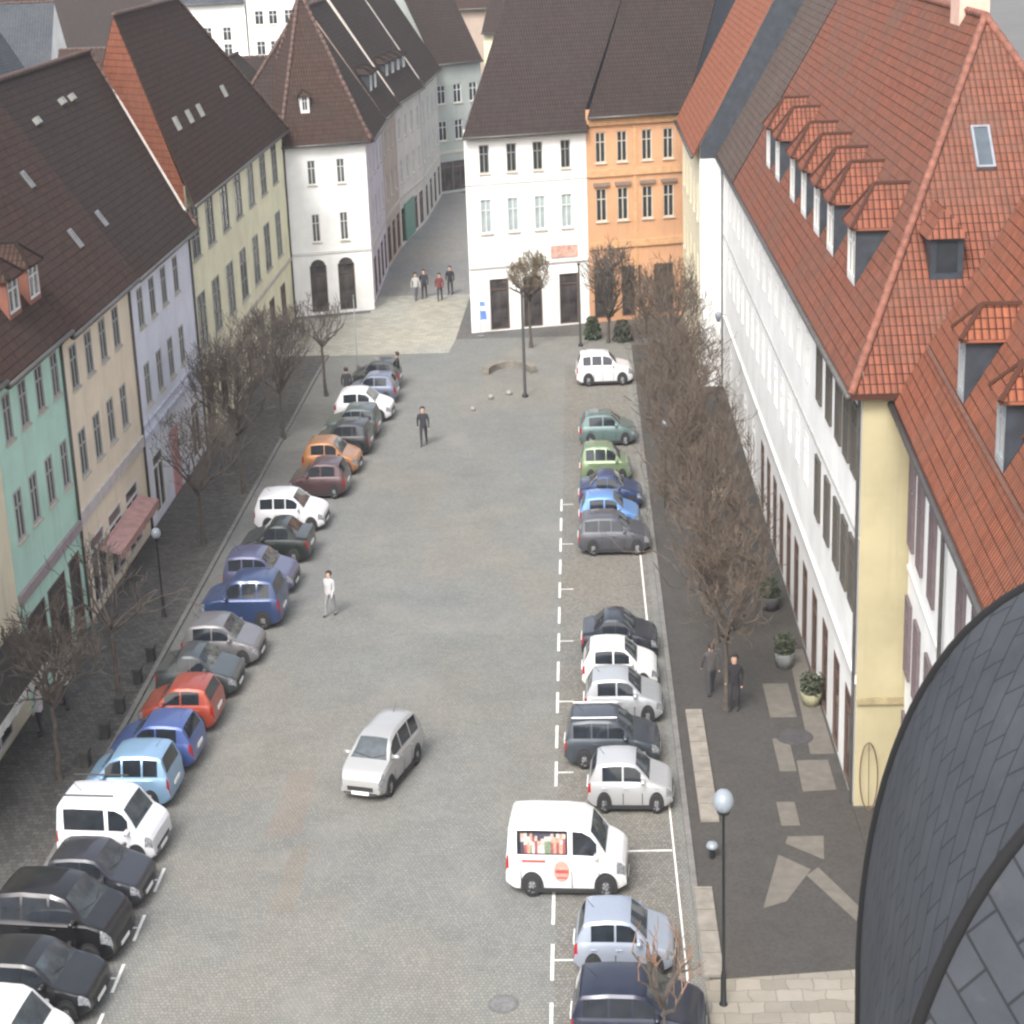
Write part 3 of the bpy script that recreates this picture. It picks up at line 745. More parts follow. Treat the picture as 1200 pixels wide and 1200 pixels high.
# the far bay of the roof keeps older brown tiles
b = bmesh.new()
for (u0, u1) in ((0.0, 9.5),):
    p = [(u0, -0.36, 11.75), (u1, -0.36, 11.75), (u1, 4.62, 20.30), (u0, 4.62, 20.30)]
    nrm = Vector((0, -s_r2, 1)).normalized() * 0.03
    L = math.hypot(4.98, 8.55)
    quad(b, [tuple(Vector(q) + nrm) for q in p], 0, [(0, 0), (u1 - u0, 0), (u1 - u0, L), (0, L)])
obj('old_tile_bay', b, tiles('weathered_tiles', (0.12, 0.085, 0.073), (0.10, 0.075, 0.065), (0.045, 0.035, 0.03), (0.11, 0.093, 0.083)), br2)
# hip end: small dormer and roof window (local: on the x = W side)
def on_hip(root, W, x_in, y):
    """point on the right-hand hip plane, x_in metres inside the eave"""
    return 11.75 + (20.35 - 11.75) / (9.3 + 0.35) * (x_in + 0.35)
sh = (20.35 - 11.75) / (9.3 + 0.35)
b = bmesh.new(); a = math.atan(sh)
# roof window on the hip
t = 0.07
def hip_frame(xin, y):
    o = Matrix.Translation((46.4 - xin, y, on_hip(br2, 46.4, xin, y))) @ Matrix.Rotation(PI / 2, 4, 'Z') @ Matrix.Rotation(a, 4, 'X')
    return o
b = bmesh.new(); wd, h = 0.52, 1.5
box(b, -wd / 2, -wd / 2 + t, -h / 2, h / 2, -0.02, 0.14); box(b, wd / 2 - t, wd / 2, -h / 2, h / 2, -0.02, 0.14)
box(b, -wd / 2 + t, wd / 2 - t, -h / 2, -h / 2 + t, -0.02, 0.136); box(b, -wd / 2 + t, wd / 2 - t, h / 2 - t, h / 2, -0.02, 0.136)
o = obj('skylight', b, plain('grey_roof_window_frame', (0.25, 0.26, 0.28), 0.4, metal=0.3), br2); o.matrix_local = hip_frame(5.6, 3.95)
b = bmesh.new(); box(b, -wd / 2 + t * .8, wd / 2 - t * .8, -h / 2 + t * .8, h / 2 - t * .8, 0, 0.11)
obj('pane', b, plain('skylight_glass', (0.07, 0.085, 0.10), 0.15), o)
# dormer on the hip: build in a turned local frame
hd = bpy.data.objects.new('hip_dormer', bpy.data.meshes.new('hip_dormer')); link(hd, br2)
hd.matrix_local = Matrix.Translation((46.4, 0, 0)) @ Matrix.Rotation(PI / 2, 4, 'Z')
def hip_dormer(root, u, yf, wd, h):
    zf = 11.75 + sh * (yf + 0.35)
    def back(z): return -0.35 + (z - 11.75) / sh
    ze, zr = zf + h, zf + h + 0.65
    x0, x1 = u - wd / 2, u + wd / 2
    b = bmesh.new()
    for x in (x0, x1): quad(b, [(x, yf, zf - 0.2), (x, yf, ze), (x, back(ze) + 0.05, ze)])
    quad(b, [(x0, yf, zf - 0.2), (x1, yf, zf - 0.2), (x1, yf, ze), (x0, yf, ze)])
    me_ = mesh_of('hip_dormer', b, SLATE)
    root.data = me_
    b = bmesh.new(); o_ = 0.14
    A = (x0 - o_, yf - o_, ze - 0.06); B = (x1 + o_, yf - o_, ze - 0.06); A2 = (x0 - o_, back(ze) + 0.05, ze - 0.06); B2 = (x1 + o_, back(ze) + 0.05, ze - 0.06)
    Rf = (u, yf + 0.35, zr); Rb = (u, back(zr) + 0.05, zr)
    for pts in ([A, B, Rf], [B, B2, Rb, Rf], [A2, A, Rf, Rb]):
        oo = Vector(pts[0]); e = (Vector(pts[1]) - oo).normalized(); n = e.cross(Vector(pts[2]) - oo).normalized(); u2 = n.cross(e)
        quad(b, pts, 0, [((Vector(p) - oo).dot(e), (Vector(p) - oo).dot(u2)) for p in pts])
    obj('dormer_roof', b, T_ORANGE, root)
    b = bmesh.new(); box(b, x0 + 0.15, x1 - 0.15, yf - 0.02, yf + 0.01, zf + 0.2, ze - 0.15)
    obj('dormer_window', b, GLASS, root)
hip_dormer(hd, 2.45, 2.3, 0.85, 1.15)
# end wall details
b = bmesh.new(); box(b, 46.41, 46.5, 0.02, 9.2, 3.05, 3.22)
obj('end_wall_band', b, plain('weathered_band', (0.28, 0.23, 0.13), 0.9, var=0.3), br2)
b = bmesh.new()
tube(b, (-0.04, -0.12, 0.1), (-0.04, -0.12, 11.6), 0.06, 0.06, 6)
obj('drainpipe', b, ZINC, br2)
b = bmesh.new(); tube(b, (46.35, -0.08, 0.1), (46.35, -0.08, 11.6), 0.05, 0.05, 6)
obj('drainpipe', b, COPPER, br2)
# chimney at the ridge
b = bmesh.new(); box(b, 33.2, 34.6, 4.4, 5.3, 19.5, 22.6); box(b, 33.1, 34.7, 4.3, 5.4, 22.6, 22.8)
obj('chimney', b, plain('pink_render_chimney', (0.62, 0.40, 0.32), 0.9, var=0.12), br2)

# nearest right-hand house; its facade swings slightly towards the square
rz3 = math.atan2(-26.9, -1.35)
br3 = building('near_white_house', 'nearest white house with bright orange roof, partly behind the slate dome', 'house', (8.35, 46.6), rz3, 27.0, 10, 11.5, 21.0,
               w_white, T_ORANGE2, rows=[],
               depth=0.06, ov=0.5, oL=0.1, ridge_col=plain('orange_ridge', (0.19, 0.075, 0.05), 0.85, var=0.3), bands=[(7.0, 7.12, 0.05, WHITE)])
for u in (0.6, 2.35, 4.55, 9.1, 11.2, 13.4, 15.6):
    for v_, h_ in ((7.75, 2.3), (4.2, 2.1), (0.9, 2.1)):
        add_window(br3, u - .48, v_, .95, h_, -0.035, 'cross', plain('mauve_frame', (0.13, 0.10, 0.108), 0.6), plain('mauve_glass', (0.10, 0.075, 0.085), 0.1, var=0.5), False)
s_r3 = (21.0 - 11.5) / (5 + 0.5)
for u in (5.3, 10.6, 14.4):
    dormer(br3, u, 0.35, 11.5 + s_r3 * 0.85, 1.0, 1.55, 1, -0.5, 11.5, s_r3, T_ORANGE2, SLATE, plain('lead_grey_front', (0.30, 0.32, 0.33), 0.5), frame=plain('lead_grey_front', (0.30, 0.32, 0.33), 0.5), rise=0.6, hipf=0.4)
b = bmesh.new()
for k in range(60):
    u = 0.05 + k * 0.44
    tube(b, (u, 0.28, 11.5 + s_r3 * 0.78 + 0.08), (u + 0.43, 0.28, 11.5 + s_r3 * 0.78 + 0.08), 0.045, 0.045, 5)
obj('snow_guard', b, plain('rust_guard', (0.13, 0.06, 0.04), 0.8), br3)
b = bmesh.new(); tube(b, (6.6, -0.1, 0), (6.6, -0.1, 10.6), 0.055, 0.055, 6); tube(b, (6.6, -0.1, 10.6), (6.6, -0.5, 11.4), 0.055, 0.055, 6)
obj('drainpipe', b, COPPER, br3)

# ------------------------------------------------------------------ roofs and houses behind
def back_house(p, rz, W, D, ze, zr, label, wall, roof, rows=(), **kw):
    return building('far_house', label, 'house', p, rz, W, D, ze, zr, wall, roof, rows=rows, group='houses behind the square', **kw)
wr = lambda n, us, vs: [dict(u=us, v=v, w=0.9, h=1.4) for v in vs]
back_house((-43.5, 198), 0.05, 9.5, 9, 15.0, 18.5, 'far white house with a slate roof beyond the long yellow building', w_white, T_SLATE, wr(0, [1.5, 3.5, 5.5, 7.5], (9.5, 11.2)))
back_house((-33.4, 196), 0.15, 6.0, 9, 17.0, 21.0, 'far white house with small windows standing left of the hipped corner roof', w_white, T_SLATE, wr(0, [1.2, 2.6, 4.2], (9.8, 12.8)))
back_house((-29.5, 146), 0.1, 7.0, 8, 9.4, 13.0, 'brown roofed house with pale dormers behind the yellow building', w_cream, T_DARK, wr(0, [2, 4, 6], (6, 8.3)))
bh = back_house((-42.5, 152), 0.0, 12, 10, 8.5, 13.6, 'dark red roofed house behind the yellow building hip', w_cream, T_BROWN, wr(0, [2, 5, 8], (5, 7.6)))
back_house((-58, 128), 0.2, 16, 11, 12.2, 18.3, 'slate roofed house far left behind the lavender house', w_cream, T_SLATE, wr(0, [3, 7, 11], (8, 10.5)))
back_house((-39.5, 122), R(90), 18, 8, 11.0, 18.6, 'grey slate roof with a red verge behind the lavender roof', w_lav, T_SLATE, wr(0, [3, 7, 11], (7, 9)))
back_house((-66, 165), 0.1, 20, 11, 11, 16.8, 'blue grey roofed house at the far upper left corner', w_white, T_SLATE, wr(0, [3, 7, 11, 15], (6, 8.5)))
back_house((-22.0, 127), R(90), 20, 8, 9.0, 13.6, 'dark roofed house right behind the white corner house', w_cream, T_DARK, wr(0, [3, 9, 15], (7,)), hL=5)
back_house((-18.5, 152), R(86), 26, 6, 11.0, 17.0, 'dark brown roof above the side street houses', w_cream, T_DARK, wr(0, [3, 9, 15], (7,)), hL=5)
back_house((-8.6, 178), R(-20), 16, 11, 12.5, 20.5, 'dark roof rising behind the end of the side street', w_cream, T_DARK, wr(0, [3, 9], (7,)))
back_house((-14.5, 190), R(15), 14, 10, 14, 21, 'brown roof farthest down the side street', render_wall('tan_render', (0.46, 0.37, 0.31)), T_BROWN, wr(0, [3, 9], (7,)))
back_house((-80, 215), 0, 90, 14, 10, 15.5, 'long dark roofed row at the far edge of the town', w_cream, T_DARK, wr(0, [5, 15, 25, 60, 70], (7,)))

# ------------------------------------------------------------------ vehicles
PROF = {  # (fraction of length from the nose, height in metres for a 1.46 m car)
    'hatch': dict(H=1.46, T=[(0, .50), (.012, .66), (.05, .76), (.12, .84), (.24, .95), (.27, .98), (.35, 1.2), (.43, 1.40), (.52, 1.455), (.68, 1.46), (.84, 1.42), (.89, 1.36), (.955, 1.02), (.985, .88), (1, .55)],
                  cowl=.27, rf=.43, rr=.89, tail=.955, belt=.93, sw=[(.37, .57), (.59, .82)], wh=(.19, .80)),
    'sedan': dict(H=1.43, T=[(0, .50), (.012, .64), (.05, .74), (.12, .82), (.26, .93), (.29, .96), (.36, 1.16), (.44, 1.37), (.53, 1.43), (.64, 1.43), (.70, 1.38), (.83, 1.04), (.87, 1.02), (.97, .98), (.99, .88), (1, .55)],
                  cowl=.29, rf=.44, rr=.70, tail=.83, belt=.92, sw=[(.38, .54), (.555, .72)], wh=(.19, .79)),
    'wagon': dict(H=1.48, T=[(0, .50), (.012, .66), (.05, .76), (.12, .84), (.25, .95), (.28, .98), (.35, 1.19), (.43, 1.40), (.52, 1.47), (.72, 1.48), (.90, 1.43), (.93, 1.38), (.975, 1.02), (.99, .85), (1, .55)],
                  cowl=.28, rf=.43, rr=.93, tail=.975, belt=.94, sw=[(.37, .53), (.545, .70), (.72, .90)], wh=(.18, .79)),
    'suv': dict(H=1.70, T=[(0, .60), (.012, .82), (.05, .94), (.12, 1.01), (.25, 1.10), (.28, 1.13), (.34, 1.36), (.41, 1.60), (.5, 1.69), (.72, 1.70), (.88, 1.65), (.92, 1.58), (.97, 1.16), (.99, 1.0), (1, .6)],
                cowl=.28, rf=.41, rr=.92, tail=.97, belt=1.08, sw=[(.36, .53), (.55, .72), (.74, .88)], wh=(.19, .79)),
    'mpv': dict(H=1.62, T=[(0, .52), (.012, .70), (.05, .84), (.10, .93), (.18, 1.02), (.21, 1.06), (.28, 1.27), (.36, 1.50), (.47, 1.60), (.72, 1.62), (.88, 1.57), (.92, 1.50), (.97, 1.08), (.99, .9), (1, .55)],
                cowl=.21, rf=.36, rr=.92, tail=.97, belt=1.0, sw=[(.30, .48), (.50, .70), (.72, .88)], wh=(.18, .79)),
    'van': dict(H=1.95, T=[(0, .55), (.010, .86), (.04, .98), (.10, 1.08), (.15, 1.15), (.17, 1.19), (.22, 1.45), (.29, 1.76), (.36, 1.90), (.50, 1.94), (.80, 1.95), (.95, 1.92), (.97, 1.85), (.985, 1.25), (.995, 1.0), (1, .6)],
                cowl=.17, rf=.29, rr=.97, tail=.985, belt=1.12, sw=[(.24, .44), (.48, .90)], wh=(.17, .78)),
}
def lerp_tab(tab, x):
    for (a, za), (b, zb) in zip(tab, tab[1:]):
        if a <= x <= b: return za + (zb - za) * (x - a) / (b - a)
    return tab[-1][1]

def car(name, label, cat, x, y, L, W, H, kind, col, yaw=0.0, group=None, rim=True, glass=None, two_tone=None):
    """nose towards +x in local space; yaw in degrees"""
    P_ = PROF[kind]; k = H / P_['H']
    T = [(fx, z * k) for fx, z in P_['T']]
    belt0 = P_['belt'] * k; clear = 0.17
    body = paint(name + '_paint', col)
    keys = {fx for fx, _ in T} | {.03, .08, .92} | set(P_['wh'])
    for a_, b_ in P_['sw']: keys |= {a_, b_}
    for a_ in (P_['cowl'], P_['rf'], P_['rr'], P_['tail'], .32, .62, .78): keys.add(a_)
    xs = sorted(keys)
    xs = [q for i, q in enumerate(xs) if i == 0 or q - xs[i - 1] > 0.004]
    for must in [P_['cowl'], P_['rf'], P_['rr'], P_['tail']] + [e for p in P_['sw'] for e in p]:
        j = min(range(len(xs)), key=lambda i: abs(xs[i] - must)); xs[j] = must
    secs = []
    for fx in xs:
        t = lerp_tab(T, fx)
        wf = 1 - 0.16 * max(0, 1 - fx / .16) ** 2 - 0.10 * max(0, (fx - .86) / .14) ** 2
        hw = W / 2 * wf
        zl = clear + 0.10 * max(0, 1 - fx / .08) + 0.14 * max(0, (fx - .93) / .07)
        zb = min(belt0, t - 0.03)
        h_ = max(t - zb, 0.02)
        tum = 0.26 if kind != 'van' else 0.13
        g = min(1, h_ / (0.2 * k))
        hw2 = hw - 0.05
        def yy(s): return hw2 - g * tum * h_ * s
        pts = [(0, zl), (hw - .14, zl), (hw - .03, zl + .07), (hw, zl + .22 * (zb - zl) / .75), (hw, zl + .6 * (zb - zl)), (hw - .015, zb - .06 * min(1, (zb - zl) / .5)), (hw - .05, zb),
               (yy(.08), zb + .07 * h_), (yy(.5), zb + .5 * h_), (yy(.86), zb + .84 * h_), (yy(1.0) - .04 * g, zb + .955 * h_),
               ((yy(1.0) - .04 * g) * .88, zb + .99 * h_), ((yy(1.0)) * .45, zb + 1.0 * h_ + .012 * g), (0, zb + 1.0 * h_ + .018 * g)]
        secs.append((L / 2 - fx * L, pts))
    nring = 14
    bms = {}
    def get(n):
        if n not in bms: bms[n] = (bmesh.new(), {})
        return bms[n]
    def vert(n, i, j, s):
        b_, d = get(n); key = (i, j, s if j not in (0, 13) else 1)
        if key not in d:
            X, pts = secs[i]; d[key] = b_.verts.new((X, pts[j][0] * s, pts[j][1]))
        return d[key]
    for i in range(len(xs) - 1):
        xm = (xs[i] + xs[i + 1]) / 2
        for j in range(nring - 1):
            for s in (1, -1):
                tgt = 'body'
                sd = 'L' if s > 0 else 'R'
                if j in (11, 12) and P_['cowl'] <= xm <= P_['rf']: tgt = 'windscreen'
                elif j in (11, 12) and P_['rr'] <= xm <= P_['tail']: tgt = 'rear_window'
                elif j in (7, 8):
                    for q, (a_, b_) in enumerate(P_['sw']):
                        if a_ <= xm <= b_: tgt = 'side_window%d%s' % (q, sd)
                elif j in (4, 5) and .005 < xm < .085: tgt = 'headlight' + sd
                elif j in (4, 5) and xm > .965: tgt = 'taillight' + sd
                elif j <= 1 : tgt = 'body'
                v = [vert(tgt, i, j, s), vert(tgt, i + 1, j, s), vert(tgt, i + 1, j + 1, s), vert(tgt, i, j + 1, s)]
                if s > 0: v = v[::-1]
                vv = []
                for q in v:
                    if q not in vv: vv.append(q)
                if len(vv) >= 3:
                    try: get(tgt)[0].faces.new(vv)
                    except ValueError: pass
    for i in (0, len(xs) - 1):
        ring = [vert('body', i, j, 1) for j in range(nring)] + [vert('body', i, j, -1) for j in range(nring - 2, 0, -1)]
        try: get('body')[0].faces.new(ring if i else ring[::-1])
        except ValueError: pass
    root = empty(name, (x, y, 0.0), R(yaw))
    tag(root, label, cat, group)
    gl = glass or CARGLASS
    for n, (b_, d) in bms.items():
        base = n.rstrip('LR').rstrip('0123456789')
        m = {'body': body, 'windscreen': WINDS if glass is None else gl, 'rear_window': gl, 'side_window': gl, 'headlight': LAMPW, 'taillight': LAMPR}[base]
        bmesh.ops.recalc_face_normals(b_, faces=b_.faces[:]) if base == 'body' else None
        bo_ = obj(base, b_, m, root, smooth=True)
        if base == 'body': bo_.data.set_sharp_from_angle(angle=R(27))
    # wheels
    r = 0.315 * (1.08 if kind in ('suv', 'van') else 1.0)
    asp = min(1.0, L / 4.1)     # wheels share the proportions of the body
    for fx in P_['wh']:
        X = L / 2 - fx * L
        for s in (1, -1):
            b_ = bmesh.new(); n = 18
            yo, yi = W / 2 + 0.012, W / 2 - 0.19
            ring = lambda rr, y_: [b_.verts.new((rr * asp * math.cos(2 * PI * q / n), s * y_, rr * math.sin(2 * PI * q / n))) for q in range(n)]
            rs = [ring(r * .62, yo - .005), ring(r * .9, yo), ring(r, yo - .03), ring(r, yi + .02), ring(r * .9, yi), ring(r * .4, yi)]
            for a_, c_ in zip(rs, rs[1:]):
                for q in range(n): b_.faces.new([a_[q], a_[(q + 1) % n], c_[(q + 1) % n], c_[q]])
            bmesh.ops.recalc_face_normals(b_, faces=b_.faces[:])
            wo = obj('wheel', b_, RUBBER, root, smooth=True, loc=(X, 0, r))
            b_ = bmesh.new()
            c0 = b_.verts.new((0, s * (yo + .002), 0))
            rr_ = ring(r * .63, yo - .012)
            for q in range(n):
                f_ = b_.faces.new([c0, rr_[q], rr_[(q + 1) % n]])
                f_.material_index = 1 if (q % 4 in (0,)) and rim else 0
            obj('rim', b_, [RIM, DARKP], wo)
            b_ = bmesh.new(); ro = r * 1.16; pts = []
            for q in range(13):
                t_ = PI * q / 12; pts.append((ro * asp * math.cos(t_), r + ro * math.sin(t_)))
            pts = [(ro * asp, clear + .03)] + pts + [(-ro * asp, clear + .03)]
            hw_ = W / 2 * (1 - 0.16 * max(0, 1 - fx / .16) ** 2 - 0.10 * max(0, (fx - .86) / .14) ** 2)
            va = [b_.verts.new((px, s * (hw_ + .006), pz)) for px, pz in pts]; vb_ = [b_.verts.new((px, s * (hw_ - .1), pz)) for px, pz in pts]
            b_.faces.new(va)
            for q in range(len(pts)): b_.faces.new([va[q], va[(q + 1) % len(pts)], vb_[(q + 1) % len(pts)], vb_[q]])
            bmesh.ops.recalc_face_normals(b_, faces=b_.faces[:])
            obj('wheel_arch', b_, DARKP, root, loc=(X, 0, 0))
    for s in (1, -1):
        b_ = bmesh.new(); X = L / 2 - (P_['cowl'] + .075) * L
        z_ = belt0 + .06
        tube(b_, (X, s * (W / 2 - .06), z_), (X + .0, s * (W / 2 + .16), z_ + .02), .075, .06, 8)
        obj('mirror', b_, body, root, smooth=True)
    b_ = bmesh.new(); box(b_, L / 2 - .01, L / 2 + .012, -W * .28, W * .28, .38, .52 * k)
    obj('grille', b_, DARKP, root)
    b_ = bmesh.new(); box(b_, L / 2 - .03, L / 2 + .008, -W * .36, W * .36, .285 if kind not in ('suv', 'van') else .30, .335)
    obj('bumper_trim', b_, DARKP, root)
    xa, xb = L / 2 - (P_['cowl'] + .005) * L, L / 2 - (P_['cowl'] + .03) * L
    za = lerp_tab(T, P_['cowl'] + .005) + .03; zb2 = lerp_tab(T, P_['cowl'] + .03) + .035
    for s in (1, -1):
        b_ = bmesh.new(); tube(b_, (xa, s * .05 + .1, za), (xb, s * .30 + .18 * s, zb2), .009, .007, 4); obj('wiper', b_, DARKP, root)
    b_ = bmesh.new(); tube(b_, (L / 2 - .80 * L, 0, lerp_tab(T, .80) + .01), (L / 2 - .88 * L, 0, lerp_tab(T, .80) + .26), .008, .004, 4); obj('aerial', b_, DARKP, root)
    for X, nm in ((L / 2 + .014, 'number_plate'), (-L / 2 - .014, 'number_plate')):
        b_ = bmesh.new(); box(b_, X - .012, X + .012, -.26, .26, .56 if X < 0 else .27, .68 if X < 0 else .37)
        obj(nm, b_, PLATE, root)
    for s in (1, -1):
        b_ = bmesh.new(); ya, yb = (W / 2 - .02, W / 2 + .012) if s > 0 else (-W / 2 - .012, -W / 2 + .02)
        box(b_, -L * .30, L * .26, ya, yb, clear - .01, clear + .10); obj('sill_trim', b_, DARKP, root)
        for fx in (P_['sw'][0][0] - .015, P_['sw'][0][1] + .008, P_['sw'][1][1] - .03):
            X = L / 2 - fx * L; b_ = bmesh.new()
            box(b_, X - .009, X + .009, s * (W / 2 + .002) - .012, s * (W / 2 + .002) + .002, clear + .13, clear + .62 * (belt0 - clear)); obj('door_seam', b_, DARKP, root)
        for (a_, c_) in P_['sw'][:2]:
            X = L / 2 - (c_ - .035) * L; b_ = bmesh.new()
            box(b_, X - .09, X + .05, s * W / 2 - .02, s * W / 2 + .016, belt0 - .17, belt0 - .135); obj('door_handle', b_, body, root)
    return root

GR, GL_ = 'cars parked along the right side', 'cars parked along the left side'
car('parked_car', 'dark blue-black estate car nearest the camera on the right, under a bare branch', 'car', 0.85, 36.0, 2.95, 1.78, 1.47, 'wagon', (0.012, 0.016, 0.035), -3, GR)
car('parked_car', 'silver-blue sedan parked between the dark estate and the white van with pictures', 'car', 0.62, 39.1, 2.35, 1.66, 1.42, 'hatch', (0.30, 0.34, 0.41), -3, GR)
van = car('parked_van', 'white passenger van with colourful advertising on its windows, standing out into the square', 'van', -0.72, 42.95, 3.05, 1.80, 1.95, 'van', (0.64, 0.64, 0.64), -4, GR)
car('parked_car', 'small silver-white hatchback directly behind the advertising van', 'car', 1.0, 47.35, 2.35, 1.62, 1.45, 'hatch', (0.42, 0.425, 0.43), -3, GR)
car('parked_car', 'dark grey estate with light roof rails beyond the small silver hatchback', 'car', 0.55, 50.2, 2.75, 1.75, 1.47, 'wagon', (0.045, 0.055, 0.068), -2, GR)
car('parked_car', 'silver hatchback between the dark grey estate and the white one', 'car', 0.95, 53.2, 2.4, 1.68, 1.44, 'hatch', (0.36, 0.375, 0.39), -2, GR)
car('parked_car', 'white hatchback second from the gap in the right row, beside a black car', 'car', 0.9, 55.7, 2.4, 1.68, 1.44, 'hatch', (0.62, 0.62, 0.61), -2, GR)
car('parked_car', 'black car with grey-blue roof, first one after the gap in the right row', 'car', 0.95, 58.2, 2.5, 1.72, 1.44, 'sedan', (0.022, 0.026, 0.038), -2, GR)
car('parked_car', 'charcoal estate seen side-on with white wheel rims, on the far edge of the gap', 'car', 0.98, 68.7, 2.75, 1.72, 1.47, 'wagon', (0.075, 0.078, 0.092), -1, GR)
car('parked_car', 'bright blue hatchback behind the charcoal estate', 'car', 0.85, 71.4, 2.4, 1.66, 1.44, 'hatch', (0.13, 0.27, 0.56), -1, GR)
car('parked_car', 'navy blue sedan between the bright blue and the light green car', 'car', 0.95, 74.2, 2.6, 1.72, 1.45, 'sedan', (0.025, 0.045, 0.12), -1, GR)
car('parked_car', 'light green boxy car in the right row', 'car', 0.8, 78.0, 2.2, 1.66, 1.60, 'mpv', (0.17, 0.235, 0.135), 0, GR)
car('parked_car', 'dark grey-green saloon just beyond the light green car', 'car', 0.98, 83.8, 2.6, 1.75, 1.45, 'hatch', (0.10, 0.155, 0.15), 0, GR)
car('parked_car', 'white off-road car last in the right row, near the tall pole', 'car', 1.0, 95.0, 2.9, 1.75, 1.66, 'suv', (0.61, 0.61, 0.62), 2, GR)

car('parked_van', 'white car just showing its roof in the bottom left corner', 'van', -13.1, 34.9, 3.0, 1.8, 1.85, 'van', (0.61, 0.61, 0.60), -4, GL_)
car('parked_car', 'black estate between the white roof and the big black van in the lower left', 'car', -12.95, 37.6, 2.9, 1.76, 1.45, 'wagon', (0.014, 0.015, 0.017), -5, GL_)
car('parked_van', 'big black people carrier with grey windscreen in the lower left', 'van', -13.05, 40.1, 3.1, 1.85, 1.85, 'mpv', (0.010, 0.010, 0.012), -7, GL_)
car('parked_car', 'dark car squeezed between the big black people carrier and the white van', 'car', -12.75, 42.5, 2.6, 1.70, 1.43, 'hatch', (0.03, 0.032, 0.04), -5, GL_)
car('parked_van', 'white van with black side windows and roof rail on the left side', 'van', -12.9, 44.9, 2.65, 1.85, 1.78, 'van', (0.62, 0.63, 0.66), -5, GL_)
car('parked_car', 'light blue boxy car just beyond the white van on the left', 'car', -13.15, 48.1, 2.6, 1.75, 1.62, 'mpv', (0.22, 0.36, 0.52), 177, GL_)
car('parked_car', 'violet blue car between the light blue and the red one', 'car', -12.95, 50.5, 2.6, 1.80, 1.46, 'hatch', (0.06, 0.10, 0.28), 177, GL_)
car('parked_car', 'orange red car in the left row', 'car', -12.75, 53.2, 2.4, 1.80, 1.46, 'hatch', (0.33, 0.055, 0.03), 178, GL_)
car('parked_car', 'dark grey car beyond the orange red one', 'car', -12.65, 55.8, 2.6, 1.82, 1.46, 'sedan', (0.05, 0.06, 0.062), -2, GL_)
car('parked_car', 'grey car with bright roof edge, before the dark blue off-road car', 'car', -12.35, 58.4, 2.6, 1.85, 1.48, 'hatch', (0.17, 0.165, 0.17), -2, GL_)
car('parked_car', 'large dark blue off-road car in the left row', 'car', -12.25, 61.9, 2.9, 1.95, 1.78, 'suv', (0.03, 0.055, 0.14), 178, GL_)
car('parked_car', 'slate blue car behind the large dark blue off-road car', 'car', -12.15, 65.2, 2.6, 1.92, 1.5, 'wagon', (0.09, 0.095, 0.17), -2, GL_)
car('parked_car', 'black-green car with dark glass, in front of the white one', 'car', -12.1, 68.7, 2.75, 1.92, 1.5, 'sedan', (0.018, 0.024, 0.022), 178, GL_)
car('parked_car', 'white car half way along the left row', 'car', -12.05, 72.5, 2.85, 1.92, 1.5, 'wagon', (0.62, 0.62, 0.64), -2, GL_)
car('parked_car', 'dark maroon car directly in front of the orange one', 'car', -11.5, 76.9, 2.5, 1.92, 1.5, 'hatch', (0.075, 0.04, 0.045), 178, GL_)
car('parked_car', 'orange car in the middle of the left row', 'car', -11.35, 80.2, 2.5, 1.92, 1.5, 'hatch', (0.36, 0.165, 0.065), -2, GL_)
car('parked_car', 'dark green-grey car between the orange and the far white one', 'car', -11.1, 85.9, 2.6, 1.92, 1.5, 'wagon', (0.06, 0.08, 0.078), 178, GL_)
car('parked_car', 'black estate right behind the orange car in the left row', 'car', -11.2, 83.2, 2.6, 1.9, 1.5, 'wagon', (0.02, 0.022, 0.024), 178, GL_)
car('parked_car', 'far white car in the left row, second from its end', 'car', -10.85, 89.1, 2.8, 1.9, 1.5, 'hatch', (0.61, 0.61, 0.62), -2, GL_)
car('parked_car', 'blue-grey car next to last in the left row', 'car', -10.8, 92.4, 2.6, 1.72, 1.46, 'hatch', (0.12, 0.14, 0.20), 178, GL_)
car('parked_car', 'black car at the far end of the left row', 'car', -10.9, 95.2, 2.6, 1.74, 1.5, 'hatch', (0.02, 0.024, 0.022), 178, GL_)
car('moving_car', 'silver people carrier driving alone across the cobbled square', 'car', -6.1, 49.15, 3.45, 1.38, 1.6, 'mpv', (0.36, 0.36, 0.355), -106)

# advertising on the white van (its near side is local -y)
b = bmesh.new()
m_ad = [plain('ad_red', (0.25, 0.07, 0.075), 0.5, var=.4, scale=12), plain('ad_pale', (0.46, 0.38, 0.36), 0.5, var=0.4, scale=14), plain('ad_dark', (0.05, 0.045, 0.06), 0.4), plain('ad_green', (0.15, 0.20, 0.13), 0.5, var=.4, scale=12), plain('ad_skin', (0.44, 0.25, 0.18), 0.5, var=.4, scale=14)]
rnd = random.Random(5)
yq = -0.806; x_ = -1.12
def van_y(z): return -(0.895 - 0.05 - 0.13 * (z - 1.12)) - 0.02
for k in range(18):
    wq = 0.06 + 0.03 * rnd.random()
    z0_, z1_ = 1.22, 1.74
    zm = 1.22 + 0.52 * rnd.uniform(0.35, 0.65)
    z2_ = zm + .12
    for za, zb_, mi in ((z0_, zm, rnd.choice([0, 1, 3, 4, 2])), (zm, z2_, rnd.choice([1, 1, 4, 0])), (z2_, z1_, rnd.choice([1, 2, 2, 4]))):
        quad(b, [(x_, van_y(za), za), (x_ + wq, van_y(za), za), (x_ + wq, van_y(zb_), zb_), (x_, van_y(zb_), zb_)], mi)
    x_ += wq
    if x_ > 0.0: break
obj('window_advert', b, m_ad, van)
b = bmesh.new()
n = 20
v = [b.verts.new((-0.1 + 0.20 * math.cos(2 * PI * q / n), -0.912, 0.75 + 0.30 * math.sin(2 * PI * q / n))) for q in range(n)]; b.faces.new(v)
